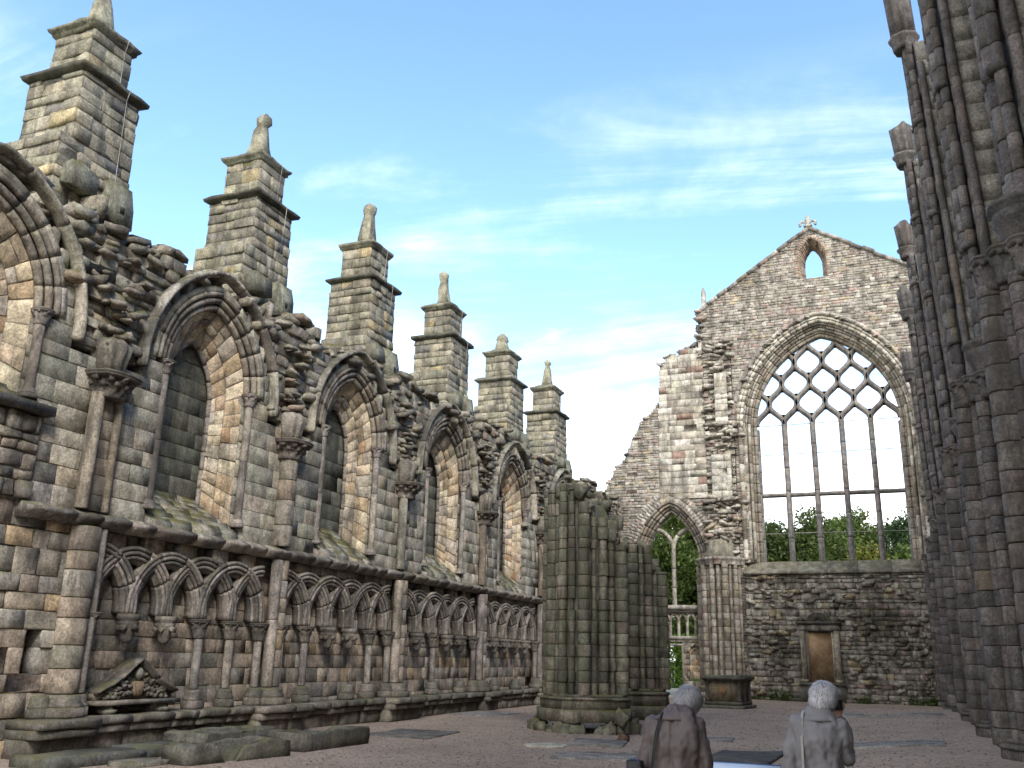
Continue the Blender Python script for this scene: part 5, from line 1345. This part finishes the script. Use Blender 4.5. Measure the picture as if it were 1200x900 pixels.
# ================================================================== sky, sun, camera
SUN_EL, SUN_AZ = 39, 143           # azimuth clockwise from +Y (east end of the church)
w = bpy.data.worlds.new('World'); scene.world = w; w.use_nodes = True; t = w.node_tree; g = G(t)
bg = t.nodes['Background']
sky = g.n('ShaderNodeTexSky'); sky.sky_type = 'NISHITA'; sky.sun_disc = False; sky.sun_elevation = math.radians(SUN_EL); sky.sun_rotation = math.radians(SUN_AZ)
sky.air_density = .8; sky.dust_density = 0; sky.ozone_density = 1.0
tc_ = g.n('ShaderNodeTexCoord'); sp = g.n('ShaderNodeSeparateXYZ'); g.l(tc_.outputs['Generated'], sp.inputs[0])
dn = g.math('ADD', g.math('MAXIMUM', sp.outputs[2], 0.0), .16)
cv = g.n('ShaderNodeCombineXYZ'); g.l(g.math('DIVIDE', sp.outputs[0], dn), cv.inputs[0]); g.l(g.math('DIVIDE', sp.outputs[1], dn), cv.inputs[1])
ml = g.n('ShaderNodeMapping'); ml.inputs['Location'].default_value = (11.1, 5.7, 0); g.l(cv.outputs[0], ml.inputs[0]); cv = ml
n1 = g.noise(cv.outputs[0], 1.15, 9, .62, .35); n2 = g.noise(cv.outputs[0], 4.2, 8, .65, .2)
mp_ = g.n('ShaderNodeMapping'); mp_.inputs['Rotation'].default_value = (0, 0, 1.0); mp_.inputs['Scale'].default_value = (.35, 1.5, 1); g.l(cv.outputs[0], mp_.inputs[0])
n3 = g.noise(mp_.outputs[0], 1.3, 10, .62, .9)
low = g.rng(sp.outputs[2], .1, .48, .16, -.17)                     # more cloud low in the east
back = g.rng(sp.outputs[1], -.05, -.45, -.3, .3)                       # unseen cloud added over the west end as neutral fill light
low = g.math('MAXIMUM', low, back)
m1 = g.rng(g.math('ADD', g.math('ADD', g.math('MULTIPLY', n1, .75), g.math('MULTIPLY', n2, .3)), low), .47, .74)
m3 = g.math('MULTIPLY', g.math('MULTIPLY', g.rng(g.math('ADD', g.math('MULTIPLY', n3, .8), g.math('MULTIPLY', n2, .2)), .46, .76), .85), g.rng(sp.outputs[2], .6, .47))
mk = g.math('MAXIMUM', m1, m3)
hsv = g.n('ShaderNodeHueSaturation'); hsv.inputs['Saturation'].default_value = 1.08; hsv.inputs['Value'].default_value = .95; g.l(sky.outputs[0], hsv.inputs['Color'])
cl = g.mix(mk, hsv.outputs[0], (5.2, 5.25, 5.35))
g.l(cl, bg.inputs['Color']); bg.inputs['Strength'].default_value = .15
sd = bpy.data.lights.new('sun', 'SUN'); sd.energy = 1.05; sd.angle = math.radians(18); sd.color = (1, .97, .93)
so = bpy.data.objects.new('sun', sd); C.objects.link(so)
az, el = math.radians(SUN_AZ), math.radians(SUN_EL)
so.rotation_euler = Vector((math.sin(az)*math.cos(el), math.cos(az)*math.cos(el), math.sin(el))).to_track_quat('Z', 'Y').to_euler()
# camera
f, yaw, pitch, roll = 1077., math.radians(22.54), math.radians(16.53), math.radians(1.305)
cyw, syw, cp, sp_, cr, sr = math.cos(yaw), math.sin(yaw), math.cos(pitch), math.sin(pitch), math.cos(roll), math.sin(roll)
F_ = np.array([-syw*cp, cyw*cp, sp_]); r0 = np.array([cyw, syw, 0.]); u0 = np.cross(r0, F_); Rr = cr*r0 + sr*u0; Uu = -sr*r0 + cr*u0
cam = bpy.data.cameras.new('camera_view'); co = bpy.data.objects.new('camera_view', cam); C.objects.link(co)
cam.sensor_width = 36; cam.lens = 36*f/1200; cam.clip_end = 3000; cam.clip_start = .05
co.matrix_world = Matrix(((Rr[0], Uu[0], -F_[0], 0), (Rr[1], Uu[1], -F_[1], 0), (Rr[2], Uu[2], -F_[2], 1.7), (0, 0, 0, 1)))
scene.camera = co
vs_ = scene.view_settings; vs_.view_transform = 'Standard'; vs_.look = 'None'; vs_.exposure = 1.86; vs_.gamma = 1; vs_.use_curve_mapping = False
scene.cycles.max_bounces = 6
